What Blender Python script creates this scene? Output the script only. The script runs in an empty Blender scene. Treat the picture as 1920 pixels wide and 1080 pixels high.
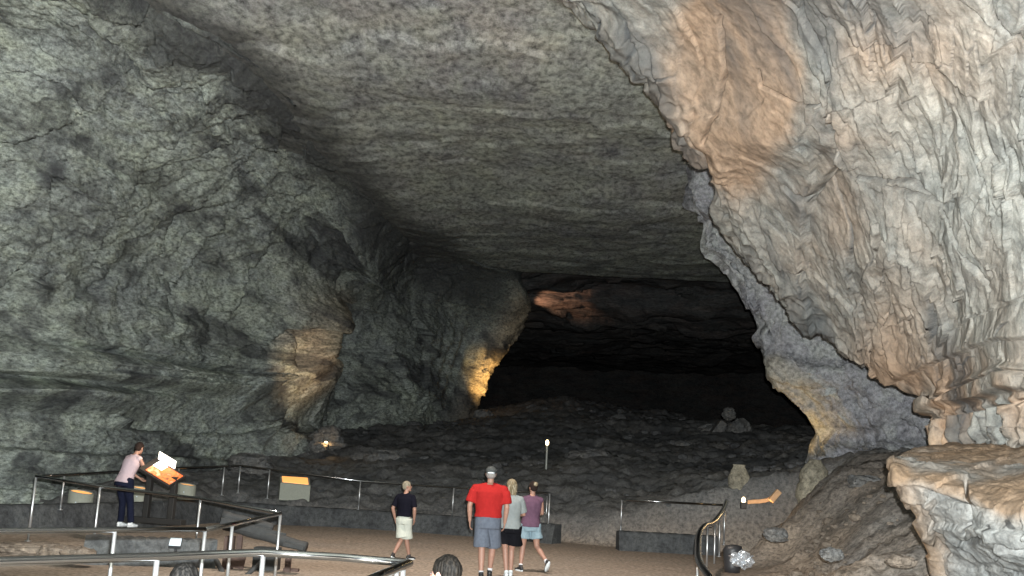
import bpy, math, random
import numpy as np
from mathutils import Vector, Matrix

random.seed(7)
rng = np.random.RandomState(11)
sc = bpy.context.scene
COL = sc.collection

# ------------------------------------------------------------------ camera
F = 2000.0; PITCH = math.radians(9.56); ROLL = 0.058; CAMZ = 1.85
fwd = np.array([0, math.cos(PITCH), math.sin(PITCH)])
r0 = np.array([1.0, 0, 0]); u0 = np.array([0, -math.sin(PITCH), math.cos(PITCH)])
rgt = math.cos(ROLL)*r0 + math.sin(ROLL)*u0
upv = -math.sin(ROLL)*r0 + math.cos(ROLL)*u0
CAM = np.array([0, 0, CAMZ])
def W(px, py, Z):
    return CAM + Z*(fwd + (px-960)/F*rgt - (py-540)/F*upv)
def G(px, py, z=0.0):
    d = fwd + (px-960)/F*rgt - (py-540)/F*upv
    return CAM + d*((z-CAMZ)/d[2])
cd = bpy.data.cameras.new('camera'); cam = bpy.data.objects.new('camera', cd); COL.objects.link(cam)
M = Matrix(((rgt[0], upv[0], -fwd[0], 0), (rgt[1], upv[1], -fwd[1], 0), (rgt[2], upv[2], -fwd[2], CAMZ), (0, 0, 0, 1)))
cam.matrix_world = M
cd.sensor_width = 36; cd.lens = 36*F/1920; cd.clip_end = 500; cd.clip_start = 0.05
sc.camera = cam
sc.view_settings.view_transform = 'Standard'; sc.view_settings.look = 'None'
sc.view_settings.exposure = 0; sc.view_settings.gamma = 1
w = bpy.data.worlds.new("World"); sc.world = w; w.use_nodes = True
w.node_tree.nodes['Background'].inputs[0].default_value = (0.5, 0.55, 0.6, 1)
w.node_tree.nodes['Background'].inputs[1].default_value = 0.003

# ------------------------------------------------------------------ noise
def _h(i, j, k, s):
    with np.errstate(over='ignore'):
        n = (i.astype(np.uint32)*np.uint32(374761393) + j.astype(np.uint32)*np.uint32(668265263)
             + k.astype(np.uint32)*np.uint32(2147483647) + np.uint32(s)*np.uint32(1274126177))
        n = (n ^ (n >> np.uint32(13)))*np.uint32(1103515245)
        n = (n ^ (n >> np.uint32(16)))*np.uint32(668265263)
        n = n ^ (n >> np.uint32(15))
    return (n & np.uint32(0xffffff)).astype(np.float64)/float(0xffffff)
def vnoise(P, s=0):
    I = np.floor(P).astype(np.int64); f = P-I; f = f*f*(3-2*f)
    r = 0
    for a in (0, 1):
        wa = f[:, 0] if a else 1-f[:, 0]
        for b in (0, 1):
            wb = f[:, 1] if b else 1-f[:, 1]
            for c in (0, 1):
                wc = f[:, 2] if c else 1-f[:, 2]
                r = r + wa*wb*wc*_h(I[:, 0]+a, I[:, 1]+b, I[:, 2]+c, s)
    return r*2-1
ROT = np.array([[0.8, 0.6, 0], [-0.48, 0.64, 0.6], [0.36, -0.48, 0.8]])
def fbm(P, o=5, s=0, g=0.5):
    r = 0; a = 1.0; t = 0
    Q = P.copy()
    for k in range(o):
        r = r + a*vnoise(Q, s+k*17); t += a; a *= g; Q = (Q@ROT)*2.03+3.1
    return r/t
def ridged(P, o=4, s=0):
    r = 0; a = 1.0; t = 0; Q = P.copy()
    for k in range(o):
        r = r + a*(1-2*np.abs(vnoise(Q, s+k*13))); t += a; a *= 0.5; Q = (Q@ROT)*2.1+1.7
    return r/t
def plates(u, v, s=0, tilt=1.0, jit=0.9):
    """shingled flakes: every voronoi cell is a plane with its own height and tilt"""
    iu = np.floor(u).astype(np.int64); iv = np.floor(v).astype(np.int64)
    best = np.full(u.shape, 9e9); val = np.zeros(u.shape); z = np.zeros_like(iu)
    sec = np.full(u.shape, 9e9)
    for a in (-1, 0, 1):
        for b in (-1, 0, 1):
            ci, cj = iu+a, iv+b
            cx = ci+0.5+jit*(_h(ci, cj, z, s)-.5); cy = cj+0.5+jit*(_h(ci, cj, z+1, s)-.5)
            dx, dy = u-cx, v-cy; d = dx*dx+dy*dy
            hh = _h(ci, cj, z+2, s)*2-1
            tx = (_h(ci, cj, z+3, s)*2-1)*tilt; ty = (_h(ci, cj, z+4, s)*1.6-0.4)*tilt
            vv = hh*0.6+tx*dx+ty*dy
            m = d < best
            sec = np.where(m, best, np.minimum(sec, d))
            val = np.where(m, vv, val); best = np.where(m, d, best)
    return val, np.sqrt(sec)-np.sqrt(best)
def sstep(a, b, x):
    t = np.clip((x-a)/(b-a), 0, 1); return t*t*(3-2*t)

# ------------------------------------------------------------------ materials
def newmat(name):
    m = bpy.data.materials.new(name); m.use_nodes = True
    nt = m.node_tree; b = nt.nodes['Principled BSDF']
    return m, nt, b
def simple(name, col, rough=0.6, metal=0.0, emit=None, es=0, bump=0.0, bscale=60, var=0.0):
    m, nt, b = newmat(name)
    b.inputs['Base Color'].default_value = (*col, 1); b.inputs['Roughness'].default_value = rough
    b.inputs['Metallic'].default_value = metal
    tc = nt.nodes.new('ShaderNodeTexCoord')
    n = nt.nodes.new('ShaderNodeTexNoise'); n.inputs['Scale'].default_value = bscale; n.inputs['Detail'].default_value = 6
    nt.links.new(tc.outputs['Object'], n.inputs['Vector'])
    if var > 0:
        mx = nt.nodes.new('ShaderNodeMixRGB'); mx.blend_type = 'MIX'
        mx.inputs[1].default_value = (*[c*(1-var) for c in col], 1); mx.inputs[2].default_value = (*[min(1, c*(1+var)) for c in col], 1)
        nt.links.new(n.outputs['Fac'], mx.inputs[0]); nt.links.new(mx.outputs[0], b.inputs['Base Color'])
    if bump > 0:
        bp = nt.nodes.new('ShaderNodeBump'); bp.inputs['Strength'].default_value = bump; bp.inputs['Distance'].default_value = 0.01
        nt.links.new(n.outputs['Fac'], bp.inputs['Height']); nt.links.new(bp.outputs[0], b.inputs['Normal'])
    if emit:
        b.inputs['Emission Color'].default_value = (*emit, 1); b.inputs['Emission Strength'].default_value = es
    return m

def rockmat(name, ca, cb, cc, warm, dark=(0.05, 0.05, 0.055), stretch=(1, 1, 1), grain=0.35, rot=(0, 0, 0), bumpd=0.05, fine=9.0, wamt=1.0):
    m, nt, b = newmat(name); N = nt.nodes; L = nt.links
    b.inputs['Roughness'].default_value = 0.85
    b.inputs['Specular IOR Level'].default_value = 0.2
    tc = N.new('ShaderNodeTexCoord')
    mp = N.new('ShaderNodeMapping'); mp.inputs['Scale'].default_value = stretch; mp.inputs['Rotation'].default_value = rot
    L.new(tc.outputs['Object'], mp.inputs['Vector'])
    def noise(sc_, det, rough=.55, src=None, dist=0.0):
        n = N.new('ShaderNodeTexNoise'); n.inputs['Scale'].default_value = sc_; n.inputs['Detail'].default_value = det
        n.inputs['Roughness'].default_value = rough; n.inputs['Distortion'].default_value = dist
        L.new(src or mp.outputs[0], n.inputs['Vector']); return n
    def ramp(src, stops):
        r = N.new('ShaderNodeValToRGB'); el = r.color_ramp.elements
        while len(el) < len(stops): el.new(0.5)
        for e, (p, c) in zip(el, stops): e.position = p; e.color = (*c, 1)
        L.new(src, r.inputs[0]); return r
    def mix(f, a, c, t='MIX'):
        x = N.new('ShaderNodeMixRGB'); x.blend_type = t
        for s, i in ((f, 0), (a, 1), (c, 2)):
            if isinstance(s, (int, float)): x.inputs[i].default_value = s
            elif isinstance(s, tuple): x.inputs[i].default_value = (*s, 1)
            else: L.new(s, x.inputs[i])
        return x.outputs[0]
    n1 = noise(0.35, 8, .6, dist=.6); n2 = noise(1.7, 10, .62, dist=.3); n3 = noise(fine, 8, .7)
    g = noise(34.0, 4, .8, src=tc.outputs['Object'])
    c = ramp(n1.outputs['Fac'], [(0.36, ca), (0.5, cb), (0.64, cc)]).outputs[0]
    c = mix(0.55, c, ramp(n2.outputs['Fac'], [(0.3, tuple(x*.35 for x in ca)), (0.47, cb), (0.62, cc), (0.8, tuple(min(1, x*1.35) for x in cc))]).outputs[0])
    # fine mottling
    k = ramp(n3.outputs['Fac'], [(0.33, (1-grain*1.5,)*3), (0.55, (1, 1, 1)), (0.75, (1+grain,)*3)]).outputs[0]
    c = mix(1.0, c, k, 'MULTIPLY')
    gg = ramp(g.outputs['Fac'], [(0.3, (1-grain*.9,)*3), (0.7, (1+grain*.7,)*3)]).outputs[0]
    c = mix(1.0, c, gg, 'MULTIPLY')
    # iron and mineral staining, plus lamp glow and crevice shade painted into the colour
    aw = N.new('ShaderNodeAttribute'); aw.attribute_name = 'warm'
    ad = N.new('ShaderNodeAttribute'); ad.attribute_name = 'dark'
    wn = noise(0.9, 9, .65, dist=.8)
    wm = N.new('ShaderNodeMath'); wm.operation = 'MULTIPLY_ADD'
    wr = ramp(wn.outputs['Fac'], [(0.4, (0, 0, 0)), (0.68, (.55*wamt,)*3)])
    L.new(aw.outputs['Fac'], wm.inputs[0]); wm.inputs[1].default_value = 1.0; L.new(wr.outputs[0], wm.inputs[2]); wm.use_clamp = True
    wc = mix(1.0, warm, k, 'MULTIPLY')
    c = mix(wm.outputs[0], c, wc)
    c = mix(ad.outputs['Fac'], c, dark)
    L.new(c, b.inputs['Base Color'])
    hb = N.new('ShaderNodeMath'); hb.operation = 'MULTIPLY_ADD'
    L.new(n2.outputs['Fac'], hb.inputs[0]); hb.inputs[1].default_value = 2.0; L.new(n3.outputs['Fac'], hb.inputs[2])
    bp = N.new('ShaderNodeBump'); bp.inputs['Strength'].default_value = 0.9; bp.inputs['Distance'].default_value = bumpd
    L.new(hb.outputs[0], bp.inputs['Height']); L.new(bp.outputs[0], b.inputs['Normal'])
    return m

# ------------------------------------------------------------------ mesh helpers
def link(name, me, mat=None, parent=None, label=None, cat=None, group=None, kind=None, smooth=True):
    o = bpy.data.objects.new(name, me); COL.objects.link(o)
    if me is not None and mat: me.materials.append(mat)
    if me is not None and smooth: me.polygons.foreach_set('use_smooth', [True]*len(me.polygons))
    if parent: o.parent = parent
    if label: o['label'] = label
    if cat: o['category'] = cat
    if group: o['group'] = group
    if kind: o['kind'] = kind
    return o
def thing(name, label, cat, loc=(0, 0, 0), rotz=0, group=None):
    o = bpy.data.objects.new(name, None); COL.objects.link(o); o.location = loc; o.rotation_euler = (0, 0, rotz)
    o.empty_display_size = 0.2
    o['label'] = label; o['category'] = cat
    if group: o['group'] = group
    return o
def grid_mesh(name, P, attrs=None):
    """P: (nv, nu, 3)"""
    nv, nu = P.shape[:2]; me = bpy.data.meshes.new(name)
    me.vertices.add(nv*nu); me.vertices.foreach_set('co', P.reshape(-1).astype(np.float32))
    a = (np.arange(nv-1)[:, None]*nu+np.arange(nu-1)[None]).reshape(-1)
    q = np.stack([a, a+1, a+nu+1, a+nu], 1).astype(np.int32)
    me.loops.add(q.size); me.loops.foreach_set('vertex_index', q.reshape(-1))
    me.polygons.add(len(q)); me.polygons.foreach_set('loop_start', np.arange(len(q), dtype=np.int32)*4)
    me.polygons.foreach_set('loop_total', np.full(len(q), 4, np.int32))
    me.update(calc_edges=True)
    for k, v in (attrs or {}).items():
        at = me.attributes.new(k, 'FLOAT', 'POINT'); at.data.foreach_set('value', np.asarray(v, np.float32).reshape(-1))
    me.validate()
    return me
def crom(C, n):
    """catmull-rom along axis 0, C (m, ...,3) -> (n, ...,3)"""
    m = C.shape[0]; t = np.linspace(0, m-1, n); i = np.clip(np.floor(t).astype(int), 0, m-2); f = (t-i)
    f = f.reshape((-1,)+(1,)*(C.ndim-1))
    g = lambda k: C[np.clip(k, 0, m-1)]
    p0, p1, p2, p3 = g(i-1), g(i), g(i+1), g(i+2)
    p0 = np.where((i == 0).reshape(f.shape), 2*p1-p2, p0); p3 = np.where((i == m-2).reshape(f.shape), 2*p2-p1, p3)
    return 0.5*((2*p1)+(-p0+p2)*f+(2*p0-5*p1+4*p2-p3)*f*f+(-p0+3*p1-3*p2+p3)*f**3)
def resample(C, n, axis_w=None):
    """even out the arc length of the control rows then catmull-rom"""
    D = crom(C, n*3)
    seg = np.linalg.norm(np.diff(D, axis=0), axis=-1)
    while seg.ndim > 1: seg = seg.mean(axis=1)
    # weigh by nearness to the camera so that the density follows what the eye sees
    mid = 0.5*(D[1:]+D[:-1]); dist = np.linalg.norm(mid-CAM, axis=-1)
    while dist.ndim > 1: dist = dist.mean(axis=1)
    s = np.concatenate([[0], np.cumsum(seg/dist)]); s /= s[-1]
    t = np.interp(np.linspace(0, 1, n), s, np.arange(n*3))
    i = np.clip(np.floor(t).astype(int), 0, n*3-2); f = (t-i).reshape((-1,)+(1,)*(C.ndim-1))
    return D[i]*(1-f)+D[i+1]*f
def project(P):
    d = P-CAM; z = d@fwd
    z = np.where(np.abs(z) < 1e-3, 1e-3, z)
    return 960+F*(d@rgt)/z, 540-F*(d@upv)/z, z
def sheet(ctrl, nu, nv):
    C = np.array([[W(*p) if len(p) == 3 else np.array(p[:3]) for p in row] for row in ctrl])   # rows x cols
    A = resample(C, nv)                                   # nv x cols
    B = resample(np.swapaxes(A, 0, 1), nu)                # nu x nv
    P = np.swapaxes(B, 0, 1).copy()
    return P
def normals(P):
    du = np.gradient(P, axis=1); dv = np.gradient(P, axis=0)
    n = np.cross(du, dv); n /= np.maximum(np.linalg.norm(n, axis=-1, keepdims=True), 1e-9)
    return n
def arclen(P):
    du = np.linalg.norm(np.diff(P, axis=1), axis=-1); dv = np.linalg.norm(np.diff(P, axis=0), axis=-1)
    u = np.concatenate([np.zeros((P.shape[0], 1)), np.cumsum(du, axis=1)], 1)
    v = np.concatenate([np.zeros((1, P.shape[1])), np.cumsum(dv, axis=0)], 0)
    # mean so that the parameter is smooth over the sheet
    return u, v
def orient(P, N):
    mid = P[P.shape[0]//2, P.shape[1]//2]; n = N[P.shape[0]//2, P.shape[1]//2]
    return N if np.dot(n, CAM-mid) > 0 else -N
def blob(px, py, cx, cy, sx, sy, ang=0):
    c, s = math.cos(ang), math.sin(ang); dx, dy = px-cx, py-cy
    a = (c*dx+s*dy)/sx; b = (-s*dx+c*dy)/sy
    return np.exp(-(a*a+b*b))
def polyd(px, py, pts):
    d = np.full(px.shape, 1e9)
    for (x0, y0), (x1, y1) in zip(pts[:-1], pts[1:]):
        vx, vy = x1-x0, y1-y0; t = np.clip(((px-x0)*vx+(py-y0)*vy)/(vx*vx+vy*vy), 0, 1)
        d = np.minimum(d, np.hypot(px-x0-t*vx, py-y0-t*vy))
    return d

# ------------------------------------------------------------------ rock materials
m_left = rockmat('left_wall_limestone', (0.27, 0.295, 0.305), (0.395, 0.435, 0.40), (0.49, 0.54, 0.445), (0.52, 0.42, 0.29), stretch=(1, .7, 1.5), grain=0.5, bumpd=0.06, wamt=.10)
m_ceil = rockmat('ceiling_limestone', (0.30, 0.305, 0.34), (0.40, 0.42, 0.395), (0.47, 0.50, 0.42), (0.55, 0.45, 0.34), stretch=(.75, .40, 1.2), grain=0.5, bumpd=0.03, wamt=.25)
m_right = rockmat('right_wall_limestone', (0.155, 0.165, 0.165), (0.238, 0.243, 0.226), (0.31, 0.308, 0.278), (0.33, 0.235, 0.165), dark=(.065, .07, .075), stretch=(1, 1, .6), grain=0.3, bumpd=0.022, fine=7, wamt=.55)
m_mid = rockmat('middle_wall_limestone', (0.24, 0.24, 0.27), (0.32, 0.32, 0.345), (0.39, 0.405, 0.39), (0.45, 0.39, 0.27), grain=0.4, bumpd=0.05, wamt=.12)
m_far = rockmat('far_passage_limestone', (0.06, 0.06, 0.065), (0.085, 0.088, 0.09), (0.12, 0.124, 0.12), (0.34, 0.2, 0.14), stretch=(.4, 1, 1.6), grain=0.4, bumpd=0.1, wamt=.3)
m_floor = rockmat('cave_floor_dirt', (0.17, 0.165, 0.165), (0.24, 0.235, 0.23), (0.33, 0.32, 0.30), (0.38, 0.305, 0.24), dark=(.085, .09, .095), grain=0.45, bumpd=0.03, fine=12, wamt=.35)
m_ledge = rockmat('ledge_limestone', (0.13, 0.138, 0.14), (0.19, 0.20, 0.198), (0.25, 0.255, 0.245), (0.22, 0.15, 0.095), dark=(.03, .03, .03), grain=0.3, bumpd=0.025, fine=8, wamt=.3)
m_stone = rockmat('loose_limestone', (0.11, 0.11, 0.115), (0.15, 0.152, 0.152), (0.20, 0.20, 0.195), (0.33, 0.24, 0.15), grain=0.35, bumpd=0.03, wamt=.3)

def pxattr(P):
    return project(P.reshape(-1, 3))

# ------------------------------------------------------------------ left wall
cols = [
 [(-700, -620, 16.5), (-700, -520, 17), (-700, -200, 19), (-700, 150, 21), (-700, 450, 22), (-700, 750, 23), (-700, 1150, 21)],
 [(0, -300, 17), (0, -250, 16.5), (0, 0, 21), (0, 250, 24), (0, 500, 26), (0, 740, 27), (0, 1030, 25)],
 [(310, -40, 22), (300, 0, 21), (280, 180, 25), (270, 380, 29), (260, 560, 31), (240, 750, 31), (230, 985, 28)],
 [(510, 95, 25.6), (500, 130, 24.4), (470, 280, 30), (450, 440, 34), (430, 590, 36), (420, 730, 36), (410, 905, 33)],
 [(650, 240, 31.5), (640, 270, 30), (620, 380, 36), (600, 480, 40), (590, 600, 42), (580, 740, 41), (575, 850, 38)],
 [(770, 370, 40), (760, 400, 38), (750, 460, 43), (740, 530, 48), (730, 630, 49), (720, 740, 48), (715, 825, 46)],
 [(885, 455, 47), (880, 480, 45), (880, 520, 50), (870, 580, 53), (855, 650, 54), (830, 740, 53), (825, 810, 52)],
 [(985, 505, 52), (985, 520, 51), (990, 560, 53), (975, 610, 55), (938, 670, 55), (902, 730, 55), (886, 800, 55)],
 [(975, 505, 60), (975, 525, 60), (980, 565, 61), (960, 620, 62), (915, 680, 62), (885, 740, 62), (865, 805, 62)],
 [(960, 505, 90), (960, 525, 90), (970, 565, 92), (950, 620, 95), (905, 680, 95), (875, 740, 95), (855, 805, 95)],
]
ctrl = [[cols[c][r] for c in range(len(cols))] for r in range(7)]
P = sheet(ctrl, 820, 620); N = orient(P, normals(P)); u, v = arclen(P)
Pf = P.reshape(-1, 3); px, py, pz = pxattr(P)
def rs(x): return x.reshape(P.shape[:2])
u1, v1 = u.reshape(-1), v.reshape(-1)
wx = fbm(Pf*0.4, 3, 5); wy = fbm(Pf*0.4+9, 3, 6)
bul = np.clip(blob(px, py, 545, 670, 110, 150)*1.3, 0, 1)
lower = sstep(560, 700, py)*sstep(620, 430, px)*(1-bul)
d = 1.1*fbm(Pf*np.array([.16, .12, .25]), 4, 1)
pl, ed = plates((u1+wx*1.2)*.36, (v1+wy*1.2+u1*.35)*.55, 3); d += 0.36*pl*(1-.5*lower)
pl2, ed2 = plates((u1+wx*.8)*.95, (v1*1.2+wy*.8+u1*.3)*1.3, 8); d += 0.10*pl2
pl3, ed3 = plates((u1+wx*.5)*2.6, (v1*1.2+wy*.5+u1*.3)*3.4, 9); d += 0.05*pl3
d += 0.10*ridged(Pf*np.array([.8, .7, 1.6]), 5, 3) + 0.07*fbm(Pf*3.5, 4, 4)
# horizontal beds low on the wall
zz = Pf[:, 2]+0.20*fbm(Pf*np.array([.15, .15, .4]), 3, 21)
st = (zz*1.15) % 1.0; si = np.floor(zz*1.15).astype(np.int64)
d = d*(1-.45*lower)+lower*(0.85*(_h(si, si*0, si*0, 5)-.5)+0.32*sstep(0, .25, st)*sstep(1, .7, st))
st2 = (zz*3.7) % 1.0; si2 = np.floor(zz*3.7).astype(np.int64)
d += (0.2*(1-bul)+lower)*0.26*(_h(si2, si2*0, si2*0, 6)-.5)
# big bedding shelf overhang at the left, with shadow gap below
shelf = polyd(px, py, [(-700, 690), (0, 738), (120, 745), (210, 770), (240, 800)])
d += 0.9*sstep(40, 0, shelf)*sstep(260, 210, px)*(py < 800) - 0.6*blob(px, py, 300, 775, 110, 22)
# pillar like bulge with a recess beside it, nose of the wall
d += 1.7*blob(px, py, 545, 665, 55, 150, .06)+.7*blob(px, py, 600, 575, 60, 45) - 1.2*blob(px, py, 660, 690, 50, 110)
d += .8*blob(px, py, 470, 650, 60, 130) - .7*blob(px, py, 560, 790, 260, 25)
d += 1.3*blob(px, py, 690, 430, 60, 90) - 1.0*blob(px, py, 800, 480, 50, 60)
# vertical flutes near the bulge and the nose
fl = np.sin((px*1.0-py*-.35)*.11+2*wx)
d += 0.16*fl*blob(px, py, 535, 660, 90, 120)+.16*np.sin(px*.25+py*.09+3*wx)*blob(px, py, 870, 700, 80, 80)
nzone = sstep(130, 30, polyd(px, py, [(985, 590), (935, 670), (900, 730), (884, 790)]))
d = d*(1-.75*nzone)
nose = sstep(60, 5, polyd(px, py, [(985, 590), (935, 670), (900, 730), (884, 790)]))
d += 0.22*nose*ridged(Pf*1.6, 3, 55)
# dark recessed crease along the roof line
cre = polyd(px, py, [(-100, -340), (300, -10), (480, 110), (620, 250), (740, 390), (860, 480), (960, 530)])
near_seam = sstep(110, 20, cre)
d = d*(1-.7*near_seam)-.5*sstep(60, 10, cre)
Pd = P + N*rs(d)[..., None]
streak = fbm(np.stack([px*.010+py*.004, (py-px*.75)*.022, pz*0], 1), 5, 31)
stain = sstep(.02, .32, streak)*.8
band = sstep(95, 15, polyd(px, py, [(-100, -320), (300, 20), (470, 130), (610, 275), (720, 400), (800, 490), (900, 560)])+45*fbm(Pf*.5, 4, 33))*.85  # shade of the recessed roof seam, painted as a dark band
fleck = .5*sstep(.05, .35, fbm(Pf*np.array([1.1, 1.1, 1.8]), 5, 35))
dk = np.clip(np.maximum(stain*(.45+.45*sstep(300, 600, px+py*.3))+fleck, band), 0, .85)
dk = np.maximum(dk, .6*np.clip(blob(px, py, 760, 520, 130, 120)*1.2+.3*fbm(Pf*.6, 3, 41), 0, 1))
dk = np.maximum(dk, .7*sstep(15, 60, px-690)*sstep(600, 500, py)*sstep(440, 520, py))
wm_ = .9*blob(px, py, 545, 660, 45, 110)+.8*blob(px, py, 600, 570, 45, 40)+.9*nose+.25*sstep(.1, .5, fbm(Pf*.35, 4, 71))*sstep(420, 0, py)  # warm glow of hidden lamps painted on bulge and nose, plus random tint
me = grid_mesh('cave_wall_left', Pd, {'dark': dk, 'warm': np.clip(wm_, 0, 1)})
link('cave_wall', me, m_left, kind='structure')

# ------------------------------------------------------------------ ceiling
nx, ny = 520, 620
xs = np.linspace(-24, 24, nx); ys = -8+ (np.linspace(0, 1, ny)**1.25)*75
X, Y = np.meshgrid(xs, ys); P = np.stack([X, Y, np.full_like(X, 10.65)], -1)
Pf = P.reshape(-1, 3)
z = .30*fbm(Pf*np.array([.1, .13, 1]), 3, 2)
seam = [W(*q)[:2] for q in ((-300, -520, 15), (0, -250, 16.5), (300, 0, 21), (500, 130, 24.4), (640, 270, 30), (760, 400, 38), (880, 480, 45))]
z -= .2*np.exp(-(polyd(Pf[:, 0], Pf[:, 1], seam)/1.5)**2)
zz = Pf[:, 1]*.7+4.5*fbm(Pf*np.array([.10, .2, 1]), 4, 61)
st = (zz*.42) % 1.0; z += .03*(st-.5)*sstep(1, .9, st)
pl, _ = plates(Pf[:, 0]*.22+wx[:1]*0+fbm(Pf*.4, 3, 8)*.6, Pf[:, 1]*.26+fbm(Pf*.4, 3, 9)*.6, 12, .8); z += .06*pl
pl, _ = plates(Pf[:, 0]*.7+fbm(Pf*.9, 3, 8)*.6, Pf[:, 1]*.8+fbm(Pf*.9, 3, 9)*.6, 13, .8); z += .032*pl
z += .05*ridged(Pf*np.array([.9, .6, 1]), 5, 14) + .02*fbm(Pf*np.array([3, 1.6, 1]), 4, 15)
z += 3.2*sstep(47.5, 50.5, Pf[:, 1]+1.0*fbm(Pf*.2, 2, 9)-.15*Pf[:, 0])
P[..., 2] += z.reshape(P.shape[:2])
px, py, pz = pxattr(P)
dk = .45*sstep(.12, .4, fbm(Pf*np.array([.10, .35, 1]), 5, 77))+.8*sstep(85, 10, polyd(px, py, [(180, -90), (280, 0), (440, 115), (570, 250), (700, 390), (840, 490)])+45*fbm(Pf*.5, 4, 34))*(py > -200)  # random dark mottling, plus seam shade painted along the left wall
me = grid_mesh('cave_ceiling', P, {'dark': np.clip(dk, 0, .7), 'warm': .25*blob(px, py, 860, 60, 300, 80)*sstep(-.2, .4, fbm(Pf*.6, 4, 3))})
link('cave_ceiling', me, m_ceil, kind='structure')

# lower roof beyond the first chamber
ctrl = [[(780, 470, 52), (930, 470, 52), (1080, 470, 52), (1230, 470, 52), (1420, 460, 52), (1650, 460, 52)],
        [(780, 520, 58), (930, 520, 58), (1080, 515, 58), (1230, 520, 58), (1420, 520, 56), (1650, 520, 56)],
        [(780, 548, 62), (930, 546, 62), (1080, 542, 62), (1230, 545, 62), (1420, 560, 60), (1650, 560, 60)],
        [(780, 575, 62.5), (930, 575, 62.5), (1080, 580, 62.5), (1230, 590, 63), (1420, 610, 62), (1650, 610, 62)],
        [(780, 620, 72), (930, 620, 72), (1080, 625, 72), (1230, 630, 72), (1420, 640, 72), (1650, 640, 72)],
        [(780, 690, 112), (930, 690, 112), (1080, 690, 114), (1230, 695, 114), (1420, 700, 112), (1650, 700, 112)]]
P = sheet(ctrl, 300, 260); N = orient(P, normals(P)); Pf = P.reshape(-1, 3); u, v = arclen(P)
pl, _ = plates(u.reshape(-1)*.2, v.reshape(-1)*.9+fbm(Pf*.3, 3, 2), 4)
d = 1.2*fbm(Pf*.2, 4, 5)+.3*pl+.15*ridged(Pf*np.array([.5, .8, 2]), 4, 6)
P = P+N*d.reshape(P.shape[:2])[..., None]
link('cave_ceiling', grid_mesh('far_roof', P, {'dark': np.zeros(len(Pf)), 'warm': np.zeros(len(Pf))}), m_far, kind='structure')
# end of the passage
ctrl = [[(500, y, 100), (800, y, 104), (1100, y, 110), (1400, y, 104), (1700, y, 98)] for y in (480, 600, 720, 900)]
P = sheet(ctrl, 160, 100); N = orient(P, normals(P)); Pf = P.reshape(-1, 3)
P = P+N*(1.5*fbm(Pf*.2, 5, 9)).reshape(P.shape[:2])[..., None]
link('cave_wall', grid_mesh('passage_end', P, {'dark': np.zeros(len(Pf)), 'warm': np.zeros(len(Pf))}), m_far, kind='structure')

# ------------------------------------------------------------------ right walls
def edge_wall(rows, right, nu, nv, wrap):
    ctrl = []
    for (y, xe, Ze, Zr) in rows:
        row = [(xe+wrap[0], y+wrap[3], Ze+wrap[1]*3), (xe+wrap[0]*.35, y+wrap[3]*.3, Ze+wrap[1]), (xe, y, Ze)]
        for s in (.07, .22, .42, .62, .8, 1.0):
            x = xe+(right-xe)*s
            zz_ = Ze+(Zr-Ze)*(s**.85)
            row.append((x, y, zz_))
        ctrl.append(row)
    return sheet(ctrl, nu, nv)
# middle wall, dim and further back
rows = [(120, 1270, 27, 24), (250, 1285, 29, 25), (330, 1298, 30, 25), (400, 1292, 30, 25), (480, 1287, 30, 25), (545, 1338, 30, 25), (600, 1382, 30, 25),
        (655, 1438, 30, 25), (700, 1450, 29.7, 25), (735, 1478, 30, 25), (775, 1500, 30, 25), (820, 1508, 30, 25), (850, 1514, 29.5, 25), (880, 1516, 29.5, 25)]
P = edge_wall(rows, 1950, 420, 460, (110, 1.6, 0, 0)); N = orient(P, normals(P)); Pf = P.reshape(-1, 3); u, v = arclen(P); px, py, pz = pxattr(P)
u1, v1 = u.reshape(-1), v.reshape(-1)
d = .3*fbm(Pf*.25, 3, 3)
pl, _ = plates((u1+fbm(Pf*.5, 3, 1)*.7)*.45, (v1+fbm(Pf*.5, 3, 2)*.7-u1*.5)*.35, 21); d += .35*pl
pl, _ = plates((u1+fbm(Pf*.9, 3, 1)*.5)*1.3, (v1+fbm(Pf*.9, 3, 2)*.5-u1*.4)*.9, 22); d += .17*pl
d += .12*ridged(Pf*np.array([1, 1, .7]), 5, 23)+.04*fbm(Pf*4, 3, 24)
lay = polyd(px, py, [(1290, 480), (1420, 430), (1480, 500), (1560, 580), (1640, 660), (1770, 770)])
d += .6*sstep(0, 25, (py-(480+(px-1420)*.83)))*-1*sstep(700, 520, py)
d -= .35*blob(px, py+25*fbm(Pf*.5, 3, 88), 1640, 812, 200, 20)
pl, _ = plates((u1+fbm(Pf*.9, 3, 1))*2.4, (v1+fbm(Pf*.9, 3, 2)-u1*.4)*2.0, 25); d += .09*pl
Pd = P+N*d.reshape(P.shape[:2])[..., None]
ew = .45*sstep(35, 8, polyd(px, py, [(1455, 690), (1500, 715), (1535, 770), (1522, 840)]))  # lamp glow painted warm along the wall's lit edge
me = grid_mesh('mid_wall', Pd, {'dark': np.clip(.35*sstep(.1, .5, fbm(Pf*.5, 4, 9)), 0, 1), 'warm': .9*ew})
link('cave_wall', me, m_mid, kind='structure', smooth=False)

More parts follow.
